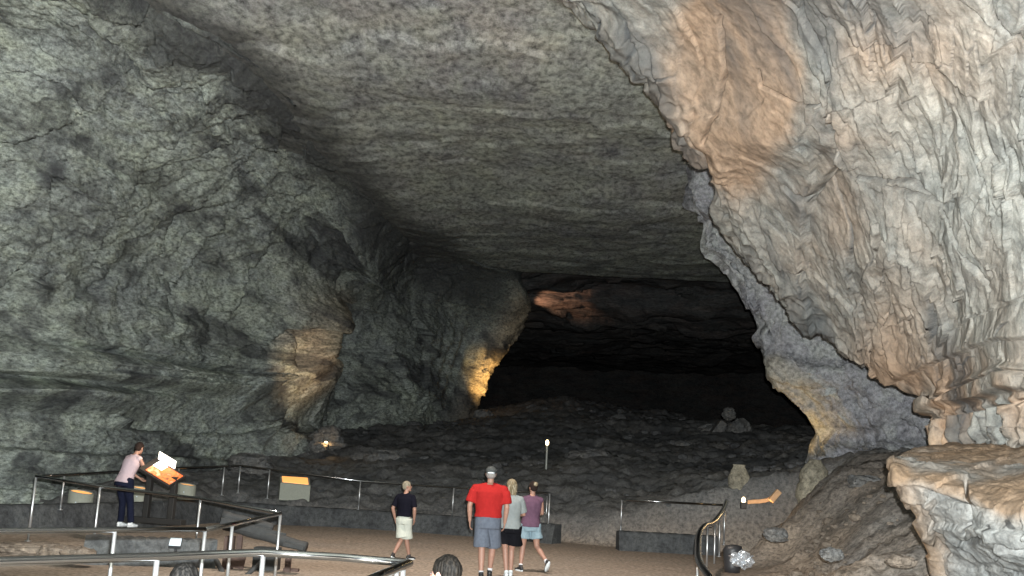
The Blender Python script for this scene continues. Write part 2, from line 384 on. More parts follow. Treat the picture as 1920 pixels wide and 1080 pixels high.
# near wall
rows = [(-560, 640, 11.0, 8.5), (-300, 800, 13.6, 9.5), (-120, 930, 15.6, 10.4), (8, 1078, 17.4, 11.2), (60, 1150, 17.6, 11.5), (110, 1192, 17.8, 11.7), (180, 1248, 18.0, 12.0), (260, 1280, 18.4, 12.3),
        (325, 1345, 18.9, 12.6), (400, 1362, 19.4, 12.9), (480, 1405, 19.8, 13.2), (535, 1462, 20.1, 13.4), (590, 1520, 20.3, 13.6),
        (650, 1590, 20.2, 13.8), (700, 1680, 19.4, 13.9), (738, 1748, 18.4, 13.9), (765, 1755, 18.2, 14.0), (800, 1760, 18.0, 14.1), (834, 1768, 17.9, 14.1), (842, 1790, 19.5, 16)]
P = edge_wall(rows, 1920, 10, 10, (70, 2.2, 0, 0))
right_ctrl = []
for (y, xe, Ze, Zr) in rows:
    row = [(xe+110, y+5, Ze+6.5), (xe+28, y, Ze+1.6), (xe, y, Ze)]
    for xt in (.10, .25, .45, .65, .85):
        row.append((xe+(1920-xe)*xt, y, Ze+(Zr-Ze)*xt**.9))
    row += [(1920, y, Zr), (2150, y, Zr-1.6), (2500, y, Zr-3.6), (3000, y, Zr-6)]
    right_ctrl.append(row)
P = sheet(right_ctrl, 1150, 1000); N = orient(P, normals(P)); Pf = P.reshape(-1, 3); px, py, pz = pxattr(P)
u, v = arclen(P); u1 = Pf[:, 1]*-.75+Pf[:, 0]*.66; v1 = -Pf[:, 2]
w1 = fbm(Pf*.55, 4, 1); w2 = fbm(Pf*.55+5, 4, 2); w3 = fbm(Pf*1.6, 3, 3)
amt = .25+.9*sstep(-.25, .3, fbm(Pf*.45+8, 3, 19))
vert = sstep(1480, 1720, px+0*py)
soft = np.clip(blob(px, py, 1400, 170, 130, 170)*1.3+blob(px, py, 1420, 60, 120, 90), 0, 1)*sstep(1570, 1400, px+45*fbm(Pf*.8, 3, 61))
d = .40*fbm(Pf*.22, 3, 31)+.10*fbm(Pf*.7, 2, 32)
# diagonal large flakes
pl, e1 = plates((u1+w1*.8+v1*.45)*.62, (v1+w2*.8-u1*.2)*.34, 41, .8); d += .18*pl*(1-.6*soft)
pl, e2 = plates((u1+w1*.6+v1*.40)*1.55, (v1+w2*.6-u1*.15)*.75, 42, .7); d += .12*pl*(1-.8*soft)*(.55+.45*amt)
pl, e3 = plates((u1+w3*.18+v1*.2+w1*.3)*3.8, (v1+w3*.2)*1.3, 43, 1.4); d += .085*pl*(.35+.65*vert)*(1-.95*soft)*amt
pl, e4 = plates((u1+w3*.12+v1*.2)*8.5, (v1+w3*.15)*3.2, 44, 1.4); d += .034*pl*(.4+.6*vert)*(1-.95*soft)*amt
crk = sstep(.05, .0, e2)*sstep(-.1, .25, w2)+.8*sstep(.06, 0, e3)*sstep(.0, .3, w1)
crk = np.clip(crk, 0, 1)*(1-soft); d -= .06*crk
d += .025*ridged(Pf*np.array([2.4, 2.4, 1.2]), 4, 33)*(1-.7*soft)+.018*fbm(Pf*7, 3, 34)
# a ragged rim
rim = sstep(1.0, 0, (px-1078)*.0+polyd(px, py, [(r[1], r[0]) for r in rows])/70)
d += rim*.25*ridged(Pf*1.3, 3, 37)
# beds at the bottom: projecting ledge and the fluted face below it
zb = Pf[:, 2]+.12*fbm(Pf*.6, 3, 38)
zl = W(1840, 752, 15.2)[2]
low = sstep(zl+1.5, zl+.5, zb)
st = (zb*2.3) % 1; si = np.floor(zb*2.3).astype(np.int64)
d = d*(1-.65*low)+low*(.18*(_h(si, si*0, si*0, 3)-.4)+.10*sstep(0, .2, st))
d += .22*sstep(zl+.12, zl+.02, zb)*-1 + .12*sstep(zl+.45, zl+.35, zb)
under = sstep(zl+.02, zl-.1, zb)
d += under*(.06*np.sin(u1*14+6*w1)+.05*np.sin(u1*31+5*w3))
# long cracks
for pts, wd in (([(1500, 0), (1570, 130), (1560, 230), (1600, 330), (1690, 350), (1760, 420)], 5), ([(1345, 40), (1350, 200), (1320, 260)], 5),
                ([(1180, 60), (1245, 190), (1290, 270), (1350, 330)], 4), ([(1640, 420), (1655, 500), (1668, 585)], 5), ([(1850, 0), (1900, 90), (1910, 250)], 4),
                ([(1420, 130), (1425, 160), (1500, 185), (1560, 190)], 4), ([(1610, 330), (1730, 390), (1800, 470), (1860, 540)], 4), ([(1470, 350), (1500, 380), (1560, 320)], 6)):
    d -= .22*sstep(wd, 0, polyd(px+14*w3, py+14*w1, pts))
Pd = P+N*d.reshape(P.shape[:2])[..., None]
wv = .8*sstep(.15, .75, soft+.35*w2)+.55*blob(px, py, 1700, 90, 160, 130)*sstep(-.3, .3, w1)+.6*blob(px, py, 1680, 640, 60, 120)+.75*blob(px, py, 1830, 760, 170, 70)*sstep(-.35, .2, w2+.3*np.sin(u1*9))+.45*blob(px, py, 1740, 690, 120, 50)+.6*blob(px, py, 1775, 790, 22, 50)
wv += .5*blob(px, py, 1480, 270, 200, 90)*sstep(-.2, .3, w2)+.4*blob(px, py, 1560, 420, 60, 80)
me = grid_mesh('near_wall', Pd, {'dark': np.clip(.6*sstep(.08, .42, fbm(np.stack([u1*.9, v1*.35, u1*0], 1), 5, 81))+.75*crk, 0, .85), 'warm': np.clip(wv, 0, .9)})  # dark mottling, plus shade painted into the flake cracks
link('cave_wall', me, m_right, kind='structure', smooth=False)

# ------------------------------------------------------------------ ledge block at the lower right
ctrl = [[(1800, 836, 17), (1780, 836, 17), (1800, 836, 17), (1900, 834, 16.5), (2050, 830, 15), (2300, 820, 13), (2700, 800, 11)],
        [(1740, 850, 16), (1715, 848, 14.5), (1760, 848, 14.4), (1850, 846, 14.2), (2000, 842, 13), (2300, 830, 11), (2700, 820, 9)],
        [(1720, 866, 14.5), (1688, 862, 12.8), (1740, 868, 12.5), (1830, 880, 12.3), (1960, 895, 11.3), (2300, 900, 9.6), (2700, 900, 8)],
        [(1720, 880, 14), (1670, 872, 12.0), (1715, 888, 11.6), (1800, 915, 11.2), (1900, 935, 10.5), (2300, 960, 8.6), (2700, 980, 7)],
        [(1730, 920, 14), (1682, 925, 12.0), (1720, 935, 11.5), (1800, 960, 11.0), (1900, 985, 10.1), (2300, 1010, 8.3), (2700, 1030, 6.8)],
        [(1760, 970, 14), (1704, 968, 12.1), (1745, 975, 11.6), (1810, 1000, 11.1), (1900, 1020, 10.2), (2300, 1060, 8.3), (2700, 1090, 6.8)],
        [(1800, 1020, 14), (1738, 1015, 12.4), (1770, 1020, 12.0), (1830, 1030, 11.5), (1910, 1050, 10.8), (2300, 1110, 8.6), (2700, 1150, 7)],
        [(1820, 1070, 14), (1755, 1062, 12.5), (1790, 1070, 12.2), (1850, 1080, 11.8), (1930, 1100, 11.3), (2300, 1160, 9.2), (2700, 1210, 7.4)],
        [(1850, 1160, 14), (1790, 1140, 12.7), (1830, 1150, 12.4), (1880, 1160, 12.2), (1960, 1180, 11.8), (2300, 1240, 9.6), (2700, 1290, 7.8)]]
P = sheet(ctrl, 560, 420); N = orient(P, normals(P)); Pf = P.reshape(-1, 3); px, py, pz = pxattr(P)
u1 = Pf[:, 0]*.8-Pf[:, 1]*.6; v1 = -Pf[:, 2]; w1 = fbm(Pf*.9, 3, 1); w2 = fbm(Pf*.9+4, 3, 2)
face = sstep(0, 40, py-(872+(px-1670)*.28))
pl, _ = plates((u1+w1*.7)*1.0, (v1+w2*.7)*1.1, 51, .8); d = .13*pl*(.3+.7*face)
pl, _ = plates((u1+w1*.5+v1*.3)*2.4, (v1+w2*.5)*2.6, 52, 1.0); d += .05*pl*(.3+.7*face)
zb = Pf[:, 2]+.1*w1; si = np.floor(zb*2.6).astype(np.int64); d += .14*face*(_h(si, si*0, si*0, 7)-.5)
d += .06*ridged(Pf*2, 4, 53)+.03*fbm(Pf*5, 4, 54)
for pts in ([(1810, 1012), (1870, 1018), (1960, 1035)], [(1725, 920), (1800, 942), (1860, 950)], [(1812, 900), (1815, 1000)]):
    d -= .15*sstep(5, 0, polyd(px+10*w1, py+10*w2, pts))
Pd = P+N*d.reshape(P.shape[:2])[..., None]
wv = (1-face)*.9*sstep(-.7, .1, w2)+.8*blob(px, py, 1900, 930, 60, 40)+.7*sstep(55, 0, polyd(px, py, [(1668, 872), (1682, 925), (1704, 968), (1738, 1015), (1755, 1062)]))*sstep(-.5, .2, w1)  # orange dirt on top; lamp glow painted down the left edge
dks = sstep(7, 4, polyd(px+5*w1, py, [(1880, 970), (1888, 985)]))+sstep(3, 1.5, polyd(px, py, [(1848, 985), (1853, 993)]))
me = grid_mesh('rock_ledge', Pd, {'dark': np.clip(dks, 0, .8), 'warm': np.clip(wv, 0, .85)})
link('rock_ledge', me, m_ledge, smooth=False, label='large pale layered limestone ledge with orange dirt on top at the lower right', cat='rock')

# ------------------------------------------------------------------ cave floor (terrain)
cp = []
for x in (-12, -9, -6, -3, 0, 3):
    for y in (-8, -2, 4, 10, 15, 20, 24, 27):
        if x == 3 and y > 24: continue
        z = 0.0
        if x <= -9 and 15 <= y: z = 0.15
        cp.append((x, y, z))
for x in (-7, -4, -1, 1.5): cp.append((x, 29 if x < 0 else 27.5, 0.05))
for q in [(600, 905, 33), (600, 872, 37), (600, 830, 42), (640, 785, 47), (800, 905, 32), (800, 855, 38), (800, 800, 50), (960, 905, 32), (960, 855, 39), (960, 800, 48), (1000, 757, 58), (885, 782, 56),
          (1100, 754, 58), (1200, 773, 57), (1300, 792, 55), (1400, 803, 50), (1480, 832, 42), (1200, 855, 38), (1200, 918, 31), (1100, 915, 31), (1350, 915, 29), (1450, 880, 34), (1520, 862, 31), (1640, 850, 29),
          (1750, 846, 26), (1500, 935, 25), (1600, 955, 22), (1690, 905, 23), (1420, 985, 22), (1450, 1045, 17.5), (1600, 1045, 15.5), (1740, 1065, 13.5), (1800, 1150, 11.5), (2000, 1150, 10), (2300, 1100, 9), (1650, 1150, 12),
          (0, 958, 27), (200, 915, 29), (400, 855, 35), (-300, 985, 25), (-700, 1010, 21), (500, 835, 38), (1900, 842, 22), (2100, 850, 18), (700, 790, 49), (440, 905, 31), (300, 925, 28)]:
    cp.append(tuple(W(*q)))
cp += [(2, 72, 3.5), (5, 95, 2), (-8, 80, 3), (16, 60, 4), (25, 40, 5), (-25, 50, 5), (-25, 30, 2), (25, 15, 5), (20, 2, 4), (10, 0, 1.5), (5.8, 8, .5), (5.8, 14, .3), (5.5, 18, .1), (5.8, 22, .1), (-20, 0, 0), (20, 95, 3), (-20, 95, 3)]
cp = np.array(cp)
def tps(r2): return np.where(r2 > 1e-9, r2*np.log(np.maximum(r2, 1e-9)), 0)
S = 0.1
A = tps(((cp[:, None, :2]-cp[None, :, :2])**2).sum(-1)*S*S); n = len(cp)
Q = np.concatenate([np.ones((n, 1)), cp[:, :2]], 1)
MM = np.block([[A+np.eye(n)*0.02, Q], [Q.T, np.zeros((3, 3))]])
sol = np.linalg.solve(MM, np.concatenate([cp[:, 2], np.zeros(3)]))
def ground0(x, y):
    x = np.asarray(x, float); y = np.asarray(y, float); out = np.zeros(x.shape)
    for i in range(n): out += sol[i]*tps(((x-cp[i, 0])**2+(y-cp[i, 1])**2)*S*S)
    return out+sol[n]+sol[n+1]*x+sol[n+2]*y
def pathmask(x, y):
    """1 on the trodden floor"""
    far = G(450, 990)[1]
    yb = np.interp(x, [-14, -9, -8.1, -7.2, -4.2, -1.6, 1.0, 2.7, 5.4], [22.5, 23.5, 26.3, 28.6, 29.6, 29.1, 28.6, 27.6, 27.6])+.85
    a = sstep(.35, -.25, y-yb)*sstep(-14, -12.5, x)
    rightb = np.interp(y, [-10, 8, 14, 20, 26, 30], [4.5, 3.4, 3.9, 4.9, 6.2, 6.8])
    return a*sstep(2.4, -.6, x-rightb+.3*np.sin(y*1.3)+.15*np.sin(y*3.1))
def ground(x, y):
    m = pathmask(x, y); g = ground0(x, y)
    return g*(1-m)+m*np.clip(g*.3, -.02, .12)*sstep(-6.0, -8.5, x)
gx = np.linspace(-32, 32, 760); gy = -8+(np.linspace(0, 1, 900)**1.7)*112
X, Y = np.meshgrid(gx, gy); Z = ground(X, Y); m = pathmask(X, Y).reshape(-1)
Pf = np.stack([X, Y, Z*0], -1).reshape(-1, 3)
rub = sstep(.0, .35, 1-m)
pl, _ = plates(Pf[:, 0]*1.1+fbm(Pf*.8, 3, 2)*.7, Pf[:, 1]*.9+fbm(Pf*.8, 3, 3)*.7, 71, .8)
pl2, _ = plates(Pf[:, 0]*3+fbm(Pf*.8, 3, 2)*.7, Pf[:, 1]*2.4+fbm(Pf*.8, 3, 3)*.7, 72, .8)
dz = rub*(.09*pl+.05*pl2+.35*fbm(Pf*.35, 4, 5)+.08*np.maximum(0, ridged(Pf*1.2, 3, 6)))+rub*(.10*ridged(Pf*2.5, 4, 18)+.06*fbm(Pf*6, 3, 19))+.012*fbm(Pf*3, 4, 8)
Z = Z+dz.reshape(Z.shape)
P = np.stack([X, Y, Z], -1); px, py, pz = pxattr(P)
warm = .8*m*(.8+.2*sstep(-.4, .4, fbm(Pf*.6, 4, 91)))+.25*sstep(.0, .4, fbm(Pf*.5, 3, 3))*rub*sstep(34, 26, Pf[:, 1])+.55*rub*blob(px, py, 1560, 1060, 260, 70)*sstep(-.5, .3, fbm(Pf*.9, 4, 92))
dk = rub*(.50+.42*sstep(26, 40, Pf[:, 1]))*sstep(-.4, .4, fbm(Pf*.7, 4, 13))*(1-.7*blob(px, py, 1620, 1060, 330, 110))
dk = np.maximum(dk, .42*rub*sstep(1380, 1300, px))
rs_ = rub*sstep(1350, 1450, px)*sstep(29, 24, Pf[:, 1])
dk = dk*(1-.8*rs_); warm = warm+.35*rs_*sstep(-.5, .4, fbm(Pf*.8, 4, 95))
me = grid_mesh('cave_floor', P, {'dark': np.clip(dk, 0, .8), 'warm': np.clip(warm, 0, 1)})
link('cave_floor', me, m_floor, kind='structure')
def gz(x, y): return float(ground(np.array([x]), np.array([y]))[0])

# ------------------------------------------------------------------ small geometry kit
class Geo:
    def __init__(s): s.v = []; s.f = []
    def loft(s, rings, cap=True):
        """rings: list of lists of points, same count"""
        b = len(s.v); n = len(rings[0])
        for r in rings: s.v += [tuple(p) for p in r]
        for k in range(len(rings)-1):
            for i in range(n):
                j = (i+1) % n
                s.f.append((b+k*n+i, b+k*n+j, b+(k+1)*n+j, b+(k+1)*n+i))
        if cap:
            s.f.append(tuple(b+i for i in reversed(range(n)))); e = b+(len(rings)-1)*n
            s.f.append(tuple(e+i for i in range(n)))
        return s
    def box(s, c, h, R=None):
        c = Vector(c); b = len(s.v)
        for x in (-1, 1):
            for y in (-1, 1):
                for z in (-1, 1):
                    p = Vector((x*h[0], y*h[1], z*h[2])); p = R@p if R is not None else p
                    s.v.append(tuple(c+p))
        for q in ((0, 1, 3, 2), (4, 6, 7, 5), (0, 4, 5, 1), (2, 3, 7, 6), (0, 2, 6, 4), (1, 5, 7, 3)): s.f.append(tuple(b+i for i in q))
        return s
    def tube(s, pts, r, n=10, cap=True):
        pts = [Vector(p) for p in pts]; rr = r if isinstance(r, (list, tuple)) else [r]*len(pts); rings = []
        t0 = (pts[1]-pts[0]).normalized(); a = Vector((0, 0, 1)) if abs(t0.z) < .9 else Vector((1, 0, 0))
        x = t0.cross(a).normalized()
        for k, p in enumerate(pts):
            t = ((pts[min(k+1, len(pts)-1)]-pts[max(k-1, 0)])).normalized()
            x = (x-t*x.dot(t)).normalized(); y = t.cross(x)
            rings.append([p+(x*math.cos(2*math.pi*i/n)+y*math.sin(2*math.pi*i/n))*rr[k] for i in range(n)])
        return s.loft(rings, cap)
    def cap(s, p0, p1, r0, r1, n=14):
        p0 = Vector(p0); p1 = Vector(p1); t = (p1-p0).normalized(); pts = []; rr = []
        for a in (85, 60, 35, 12): 
            a_ = math.radians(a); pts.append(p0-t*r0*math.sin(a_)); rr.append(r0*math.cos(a_))
        for a in (12, 35, 60, 85):
            a_ = math.radians(a); pts.append(p1+t*r1*math.sin(a_)); rr.append(r1*math.cos(a_))
        return s.tube(pts, rr, n)
    def ell(s, c, r, R=None, n=16, m=10):
        c = Vector(c); rings = []
        for k in range(m+1):
            a = math.pi*(k+.15)/(m+.3)
            ring = []
            for i in range(n):
                b = 2*math.pi*i/n
                p = Vector((r[0]*math.sin(a)*math.cos(b), r[1]*math.sin(a)*math.sin(b), -r[2]*math.cos(a)))
                ring.append(c+(R@p if R is not None else p))
            rings.append(ring)
        return s.loft(rings)
    def ov(s, rows, n=24):
        """rows: (cx, cy, z, rx, ry): stacked ovals"""
        return s.loft([[(cx+rx*math.cos(2*math.pi*i/n), cy+ry*math.sin(2*math.pi*i/n), z) for i in range(n)] for cx, cy, z, rx, ry in rows])
    def mesh(s, name):
        me = bpy.data.meshes.new(name); me.from_pydata(s.v, [], s.f); me.update(); return me
    def build(s, name, mat, parent=None, smooth=True, bevel=0, **k):
        me = s.mesh(name)
        o = link(name, me, mat, parent, smooth=smooth, **k)
        if bevel:
            b = o.modifiers.new('b', 'BEVEL'); b.width = bevel; b.segments = 2
        return o
    def fuse(s, name, mat, parent=None, vox=.01, it=6, wr=0.0, wf=9.0, seed=0, **k):
        me = s.mesh(name); o = bpy.data.objects.new('tmp', me); COL.objects.link(o)
        r = o.modifiers.new('r', 'REMESH'); r.mode = 'VOXEL'; r.voxel_size = vox
        sm = o.modifiers.new('s', 'SMOOTH'); sm.iterations = it; sm.factor = .5
        dg = bpy.context.evaluated_depsgraph_get(); dg.update()
        m2 = bpy.data.meshes.new_from_object(o.evaluated_get(dg)); bpy.data.objects.remove(o); m2.name = name
        if wr:
            nv = len(m2.vertices); co = np.zeros(nv*3); no = np.zeros(nv*3)
            m2.vertices.foreach_get('co', co); m2.vertices.foreach_get('normal', no)
            co = co.reshape(-1, 3); no = no.reshape(-1, 3)
            co += no*(wr*ridged(co*np.array([wf, wf, wf*.6]), 3, seed))[:, None]
            m2.vertices.foreach_set('co', co.reshape(-1)); m2.update()
        m2.materials.clear()
        return link(name, m2, mat, parent, **k)

# ------------------------------------------------------------------ materials of objects
m_rail = simple('black_steel_pipe', (0.30, 0.31, 0.32), .13, 1.0)
m_post = simple('steel_post', (0.62, 0.63, 0.64), .36, .85)
m_curb = rockmat('dark_curb_concrete', (0.04, 0.043, 0.046), (0.07, 0.074, 0.078), (0.105, 0.11, 0.11), (0.09, 0.08, 0.07), grain=.35, bumpd=.01, wamt=.1)
m_conc = simple('pale_concrete', (0.30, 0.31, 0.26), .8, var=.15, bump=.4, bscale=25)
m_glow = simple('amber_diffuser', (0.9, 0.5, 0.2), .5, emit=(1.0, .42, .10), es=1.15)
m_dwood = simple('dark_wood', (0.012, 0.011, 0.010), .7, var=.3, bump=.5, bscale=18)
m_rwood = simple('reddish_weathered_wood', (0.075, 0.047, 0.038), .8, var=.4, bump=.6, bscale=14)
m_gwood = simple('grey_weathered_wood', (0.030, 0.031, 0.031), .8, var=.4, bump=.6, bscale=14)
m_white = simple('white_lit_panel', (.9, .9, .85), .5, emit=(1, .95, .82), es=2.2)
m_sign = simple('pale_blue_card', (.62, .72, .78), .5)
m_blackp = simple('black_plastic', (.02, .02, .022), .45, bump=.2)
m_foil = simple('clear_crumpled_plastic', (.55, .57, .6), .18, metal=.7, bump=.8, bscale=30)
m_lampw = simple('warm_bulb', (1, .8, .4), .4, emit=(1, .72, .35), es=9)
m_board = simple('orange_lit_board', (.55, .33, .18), .8, var=.35, bscale=9)

# picture on the lit exhibit panel
def picmat():
    m, nt, b = newmat('exhibit_picture'); N = nt.nodes; L = nt.links
    tc = N.new('ShaderNodeTexCoord'); n = N.new('ShaderNodeTexNoise'); n.inputs['Scale'].default_value = 5.5; n.inputs['Detail'].default_value = 5
    L.new(tc.outputs['Object'], n.inputs['Vector'])
    r = N.new('ShaderNodeValToRGB'); el = r.color_ramp.elements; el.new(.5); el.new(.6)
    for e, (p, c) in zip(el, [(.32, (.12, .05, .03)), (.46, (.75, .22, .05)), (.56, (.9, .12, .03)), (.7, (.95, .65, .35))]): e.position = p; e.color = (*c, 1)
    L.new(n.outputs['Fac'], r.inputs[0]); L.new(r.outputs[0], b.inputs['Base Color']); L.new(r.outputs[0], b.inputs['Emission Color'])
    b.inputs['Emission Strength'].default_value = .32
    return m
m_pic = picmat()

# ------------------------------------------------------------------ railings
def curve(pts, k=8):
    return [Vector(p) for p in crom(np.array([list(p) for p in pts]), (len(pts)-1)*k+1)]
def railing(label, runs, posts, r=.033, pr=.018, group='black pipe railings'):
    """runs: list of point lists (world); posts: (top point, length[, lean])"""
    base = runs[0][0]
    t = thing('railing', label, 'railing', (base[0], base[1], 0), group=group); off = Vector((base[0], base[1], 0))
    for run in runs:
        g = Geo(); g.tube([Vector(p)-off for p in run], r, 12); g.build('handrail', m_rail, t)
    for (p, ln) in posts:
        g = Geo(); q = Vector(p)-off; g.tube([q-Vector((0, 0, .01)), q-Vector((0, 0, ln))], pr, 10)
        g.tube([q-Vector((0, 0, ln)), q-Vector((0, 0, ln-.012))], pr*2.6, 12)
        g.build('post', m_post, t)
    return t
RZ = 1.13
def on(px, py): return Vector(G(px, py, RZ))       # a point of a hand rail at standard height
# nearest railing
p1 = [on(-260, 1066), on(0, 1053), on(295, 1044), on(490, 1036), on(640, 1045), on(768, 1056)]
c2 = [on(768, 1056), on(705, 1082), on(600, 1130)]
railing('nearest thick black railing crossing the bottom left corner', [p1, c2], [(on(295, 1044), 1.1), (on(494, 1036), 1.1), (on(745, 1056), 1.1), (on(757, 1057), 1.1), (on(-60, 1056), 1.1)], r=.029, pr=.019)
# second railing
A1 = [on(-260, 997), on(0, 995.5), on(200, 994), on(385, 993)]
A2 = [on(385, 993), on(440, 982), Vector(W(526, 963, 14.6))]
railing('second black railing with an angled end in front of the wooden trough', [A1, A2], [(on(-80, 995), 1.1), (on(216, 994), 1.1), (on(385, 993), 1.1), (on(436, 983), .62)], r=.024, pr=.017)
# near side of exhibit platform
T = [Vector(W(68, 893, 17.6)), Vector(W(188, 912, 17.4)), Vector(W(376, 935, 17.6)), Vector(W(526, 963, 14.6))]
railing('black railing along the near edge of the exhibit platform', [T], [(T[0], 1.05), (T[1], 1.12), (T[2], 1.08), (T[3], 1.05)], r=.026, pr=.02)
# far railing
Fp = [Vector(W(68, 893, 17.6)), Vector(W(120, 890, 22)), Vector(W(335, 877, 26)), Vector(W(452, 873, 28.5)), Vector(W(676, 902, 29.5)), Vector(W(851, 914, 29)), Vector(W(1031, 925, 27.8))]
def lowp(px, py, Z, px2, py2): return (Vector(W(px, py, Z)), (py2-py)*Z/F)
posts = [lowp(121, 892, 22.2, 0, 955), lowp(336, 878, 26, 0, 932), lowp(421, 875, 28, 0, 928), lowp(451, 873, 28.5, 0, 924), lowp(506, 880, 28.7, 0, 934), lowp(676, 902, 29.5, 0, 955), lowp(851, 914, 29, 0, 969), lowp(1031, 925, 27.8, 0, 1008)]
t = railing('long thin black railing behind the walkers along the far curb', [Fp[:1]+Fp[1:]], posts, r=.024, pr=.020)
g = Geo(); off = Vector(t.location); a = Vector(W(1028, 970, 27.9))-off; b_ = Vector(W(1015, 955, 27.7))-off; g.tube([b_, a], .016, 8); g.build('brace', m_post, t)
g = Geo(); a = Vector(W(1026, 930, 28.0))-off; g.tube([a, a-Vector((0, 0, .75))], .015, 8); g.build('post', m_post, t)
# right low section
R4 = [Vector(W(1166, 937, 26.8)), Vector(W(1260, 942, 26.9)), Vector(W(1358, 947, 27.0))]
railing('short straight railing over the low curb right of the walkers', [R4], [lowp(1166, 937, 26.8, 0, 993)], r=.027, pr=.02)
# curved hand rail
cr = [W(1362, 940, 27.5), W(1358, 952, 26.5), W(1349, 967, 25), W(1336, 981, 23.6), W(1322, 986, 22.4), W(1312, 1000, 20.8), W(1309, 1025, 18.5), W(1311, 1052, 16.0), W(1328, 1080, 13.5), W(1365, 1120, 11)]
railing('curving black stair railing with closely spaced posts', [curve(cr, 6)],
        [lowp(1359, 950, 26.5, 0, 1020), lowp(1350, 968, 25, 0, 1042), lowp(1341, 980, 24, 0, 1078), lowp(1327, 986, 22.6, 0, 1068), lowp(1313, 1002, 20.8, 0, 1036), lowp(1308, 1062, 16.3, 0, 1110), lowp(1321, 1074, 14.2, 0, 1120)], r=.06, pr=.022)

# ------------------------------------------------------------------ low curbs
def curb(label, base, h, th=.35, top=.0):
    """base: world points along the foot on the viewer's side"""
    P_ = [Vector(p) for p in crom(np.array([list(p) for p in base]), (len(base)-1)*10+1)]
    rings = []
    for i, p in enumerate(P_):
        t = (P_[min(i+1, len(P_)-1)]-P_[max(i-1, 0)]); t.z = 0; t.normalize(); nrm = Vector((-t.y, t.x, 0))
        if nrm.y < 0: nrm = -nrm
        prof = [(0, -.15), (.03, 0), (.10, h*.5), (.16, h-.04), (.20, h), (.2+th*.5, h+.005), (.2+th-.03, h), (.2+th, h-.03), (.2+th, -.2)]
        rings.append([p+nrm*a+Vector((0, 0, b+.012*math.sin(i*2.1+a*9))) for a, b in prof])
    g = Geo(); g.loft(rings); return g.build('low_curb', m_curb, None, smooth=False, label=label, cat='curb', group='dark low curbs beside the path')
def g0(px, py, z=0.): return Vector(G(px, py, z))
def under(px, py, Z, z, dy=-.42):
    p = W(px, py, Z); return Vector((p[0], p[1]+dy, z))
curb('long dark low curb under the far railing behind the walkers', [under(335, 877, 26, .1), under(395, 877, 27.4, .09), under(452, 873, 28.5, .06), under(560, 890, 29.1, .02), under(676, 902, 29.5, 0), under(851, 914, 29, 0), under(960, 920, 28.4, 0), under(1036, 925, 27.8, 0)], .48)
curb('short dark low curb under the right hand railing section', [under(1162, 937, 26.8, 0), under(1260, 942, 26.9, 0), under(1345, 947, 27, 0)], .46)
curb('dark low curb behind the woman on the exhibit platform', [Vector((-10.4, 19.6, .1)), Vector((-9.9, 20.6, .1)), Vector((-9.2, 22.0, .1)), under(230, 883, 24, .1), under(335, 877, 26, .1)], .46)
curb('dark low curb along the near edge of the exhibit platform', [g0(150, 1058, 0), g0(250, 1062, 0), g0(330, 1064, 0), g0(404, 1066, 0)], .42)

# ------------------------------------------------------------------ path lamps
def cyl_lamp(label, px, py, Z, dia, hgt, tiltx):
    c = Vector(W(px, py, Z)); t = thing('path_lamp', label, 'lamp', (c.x, c.y, c.z-hgt), group='round concrete path lamps')
    n = 32; r = dia/2
    rings = []
    def ring(rr, z, sl): return [(rr*math.cos(2*math.pi*i/n), rr*math.sin(2*math.pi*i/n), z-sl*rr/r*math.cos(2*math.pi*i/n+.4)) for i in range(n)]
    rings = [ring(r*1.03, -.03, 0), ring(r, .0, 0), ring(r*.99, hgt, tiltx), ring(r*.90, hgt+.005, tiltx*1.0), ring(r*.86, hgt-.05, tiltx)]
    g = Geo(); g.loft(rings, cap=False); g.build('housing', m_conc, t)
    g = Geo(); g.loft([ring(r*.87, hgt-.02, tiltx), ring(r*.01, hgt-.015, tiltx)], cap=False); g.build('diffuser', m_glow, t)
    g = Geo(); g.ell((0, -r*1.0, hgt*.45), (.014, .010, .014)); g.build('rivet', m_sign, t)
    return t
cyl_lamp('leftmost round concrete lamp with glowing orange slanted top', 153, 922, 24.5, .55, .42, .045)
cyl_lamp('small round concrete lamp glowing behind the woman in the pink top', 264, 914, 25.5, .42, .38, .03)
cyl_lamp('round concrete lamp just right of the lit exhibit panel', 351, 908, 26.8, .45, .34, .03)
# square lamp
c = Vector(W(552, 918, 30.1)); t = thing('path_lamp', 'square concrete lamp box with glowing orange top behind the curb', 'lamp', (c.x, c.y, c.z-.20), .25)
g = Geo(); g.v = [(-.42, -.3, -.1), (.42, -.3, -.1), (.42, .35, -.1), (-.42, .35, -.1), (-.42, -.3, .38), (.42, -.3, .34), (.42, .35, .54), (-.42, .35, .54)]
g.f = [(0, 3, 2, 1), (0, 1, 5, 4), (1, 2, 6, 5), (2, 3, 7, 6), (3, 0, 4, 7), (4, 5, 6, 7)]; g.build('housing', m_conc, t, smooth=False, bevel=.015)
g = Geo(); g.v = [(-.36, -.24, .405), (.36, -.24, .375), (.36, .31, .545), (-.36, .31, .55)]; g.f = [(0, 1, 2, 3)]
g.v += [(x, y, z-.02) for x, y, z in g.v]; g.f += [(4, 7, 6, 5), (0, 4, 5, 1), (1, 5, 6, 2), (2, 6, 7, 3), (3, 7, 4, 0)]; g.build('diffuser', m_glow, t, smooth=False)

def lamp(name, loc, e, col=(1, .6, .25), r=.05, spot=None, tgt=None, blend=.6):
    l = bpy.data.lights.new(name, 'SPOT' if spot else 'POINT'); l.energy = e; l.color = col; l.shadow_soft_size = r
    o = bpy.data.objects.new(name, l); COL.objects.link(o); o.location = tuple(loc)
    if spot:
        l.spot_size = math.radians(spot); l.spot_blend = blend
        o.rotation_euler = (Vector(tgt)-Vector(loc)).to_track_quat('-Z', 'Y').to_euler()
    return o

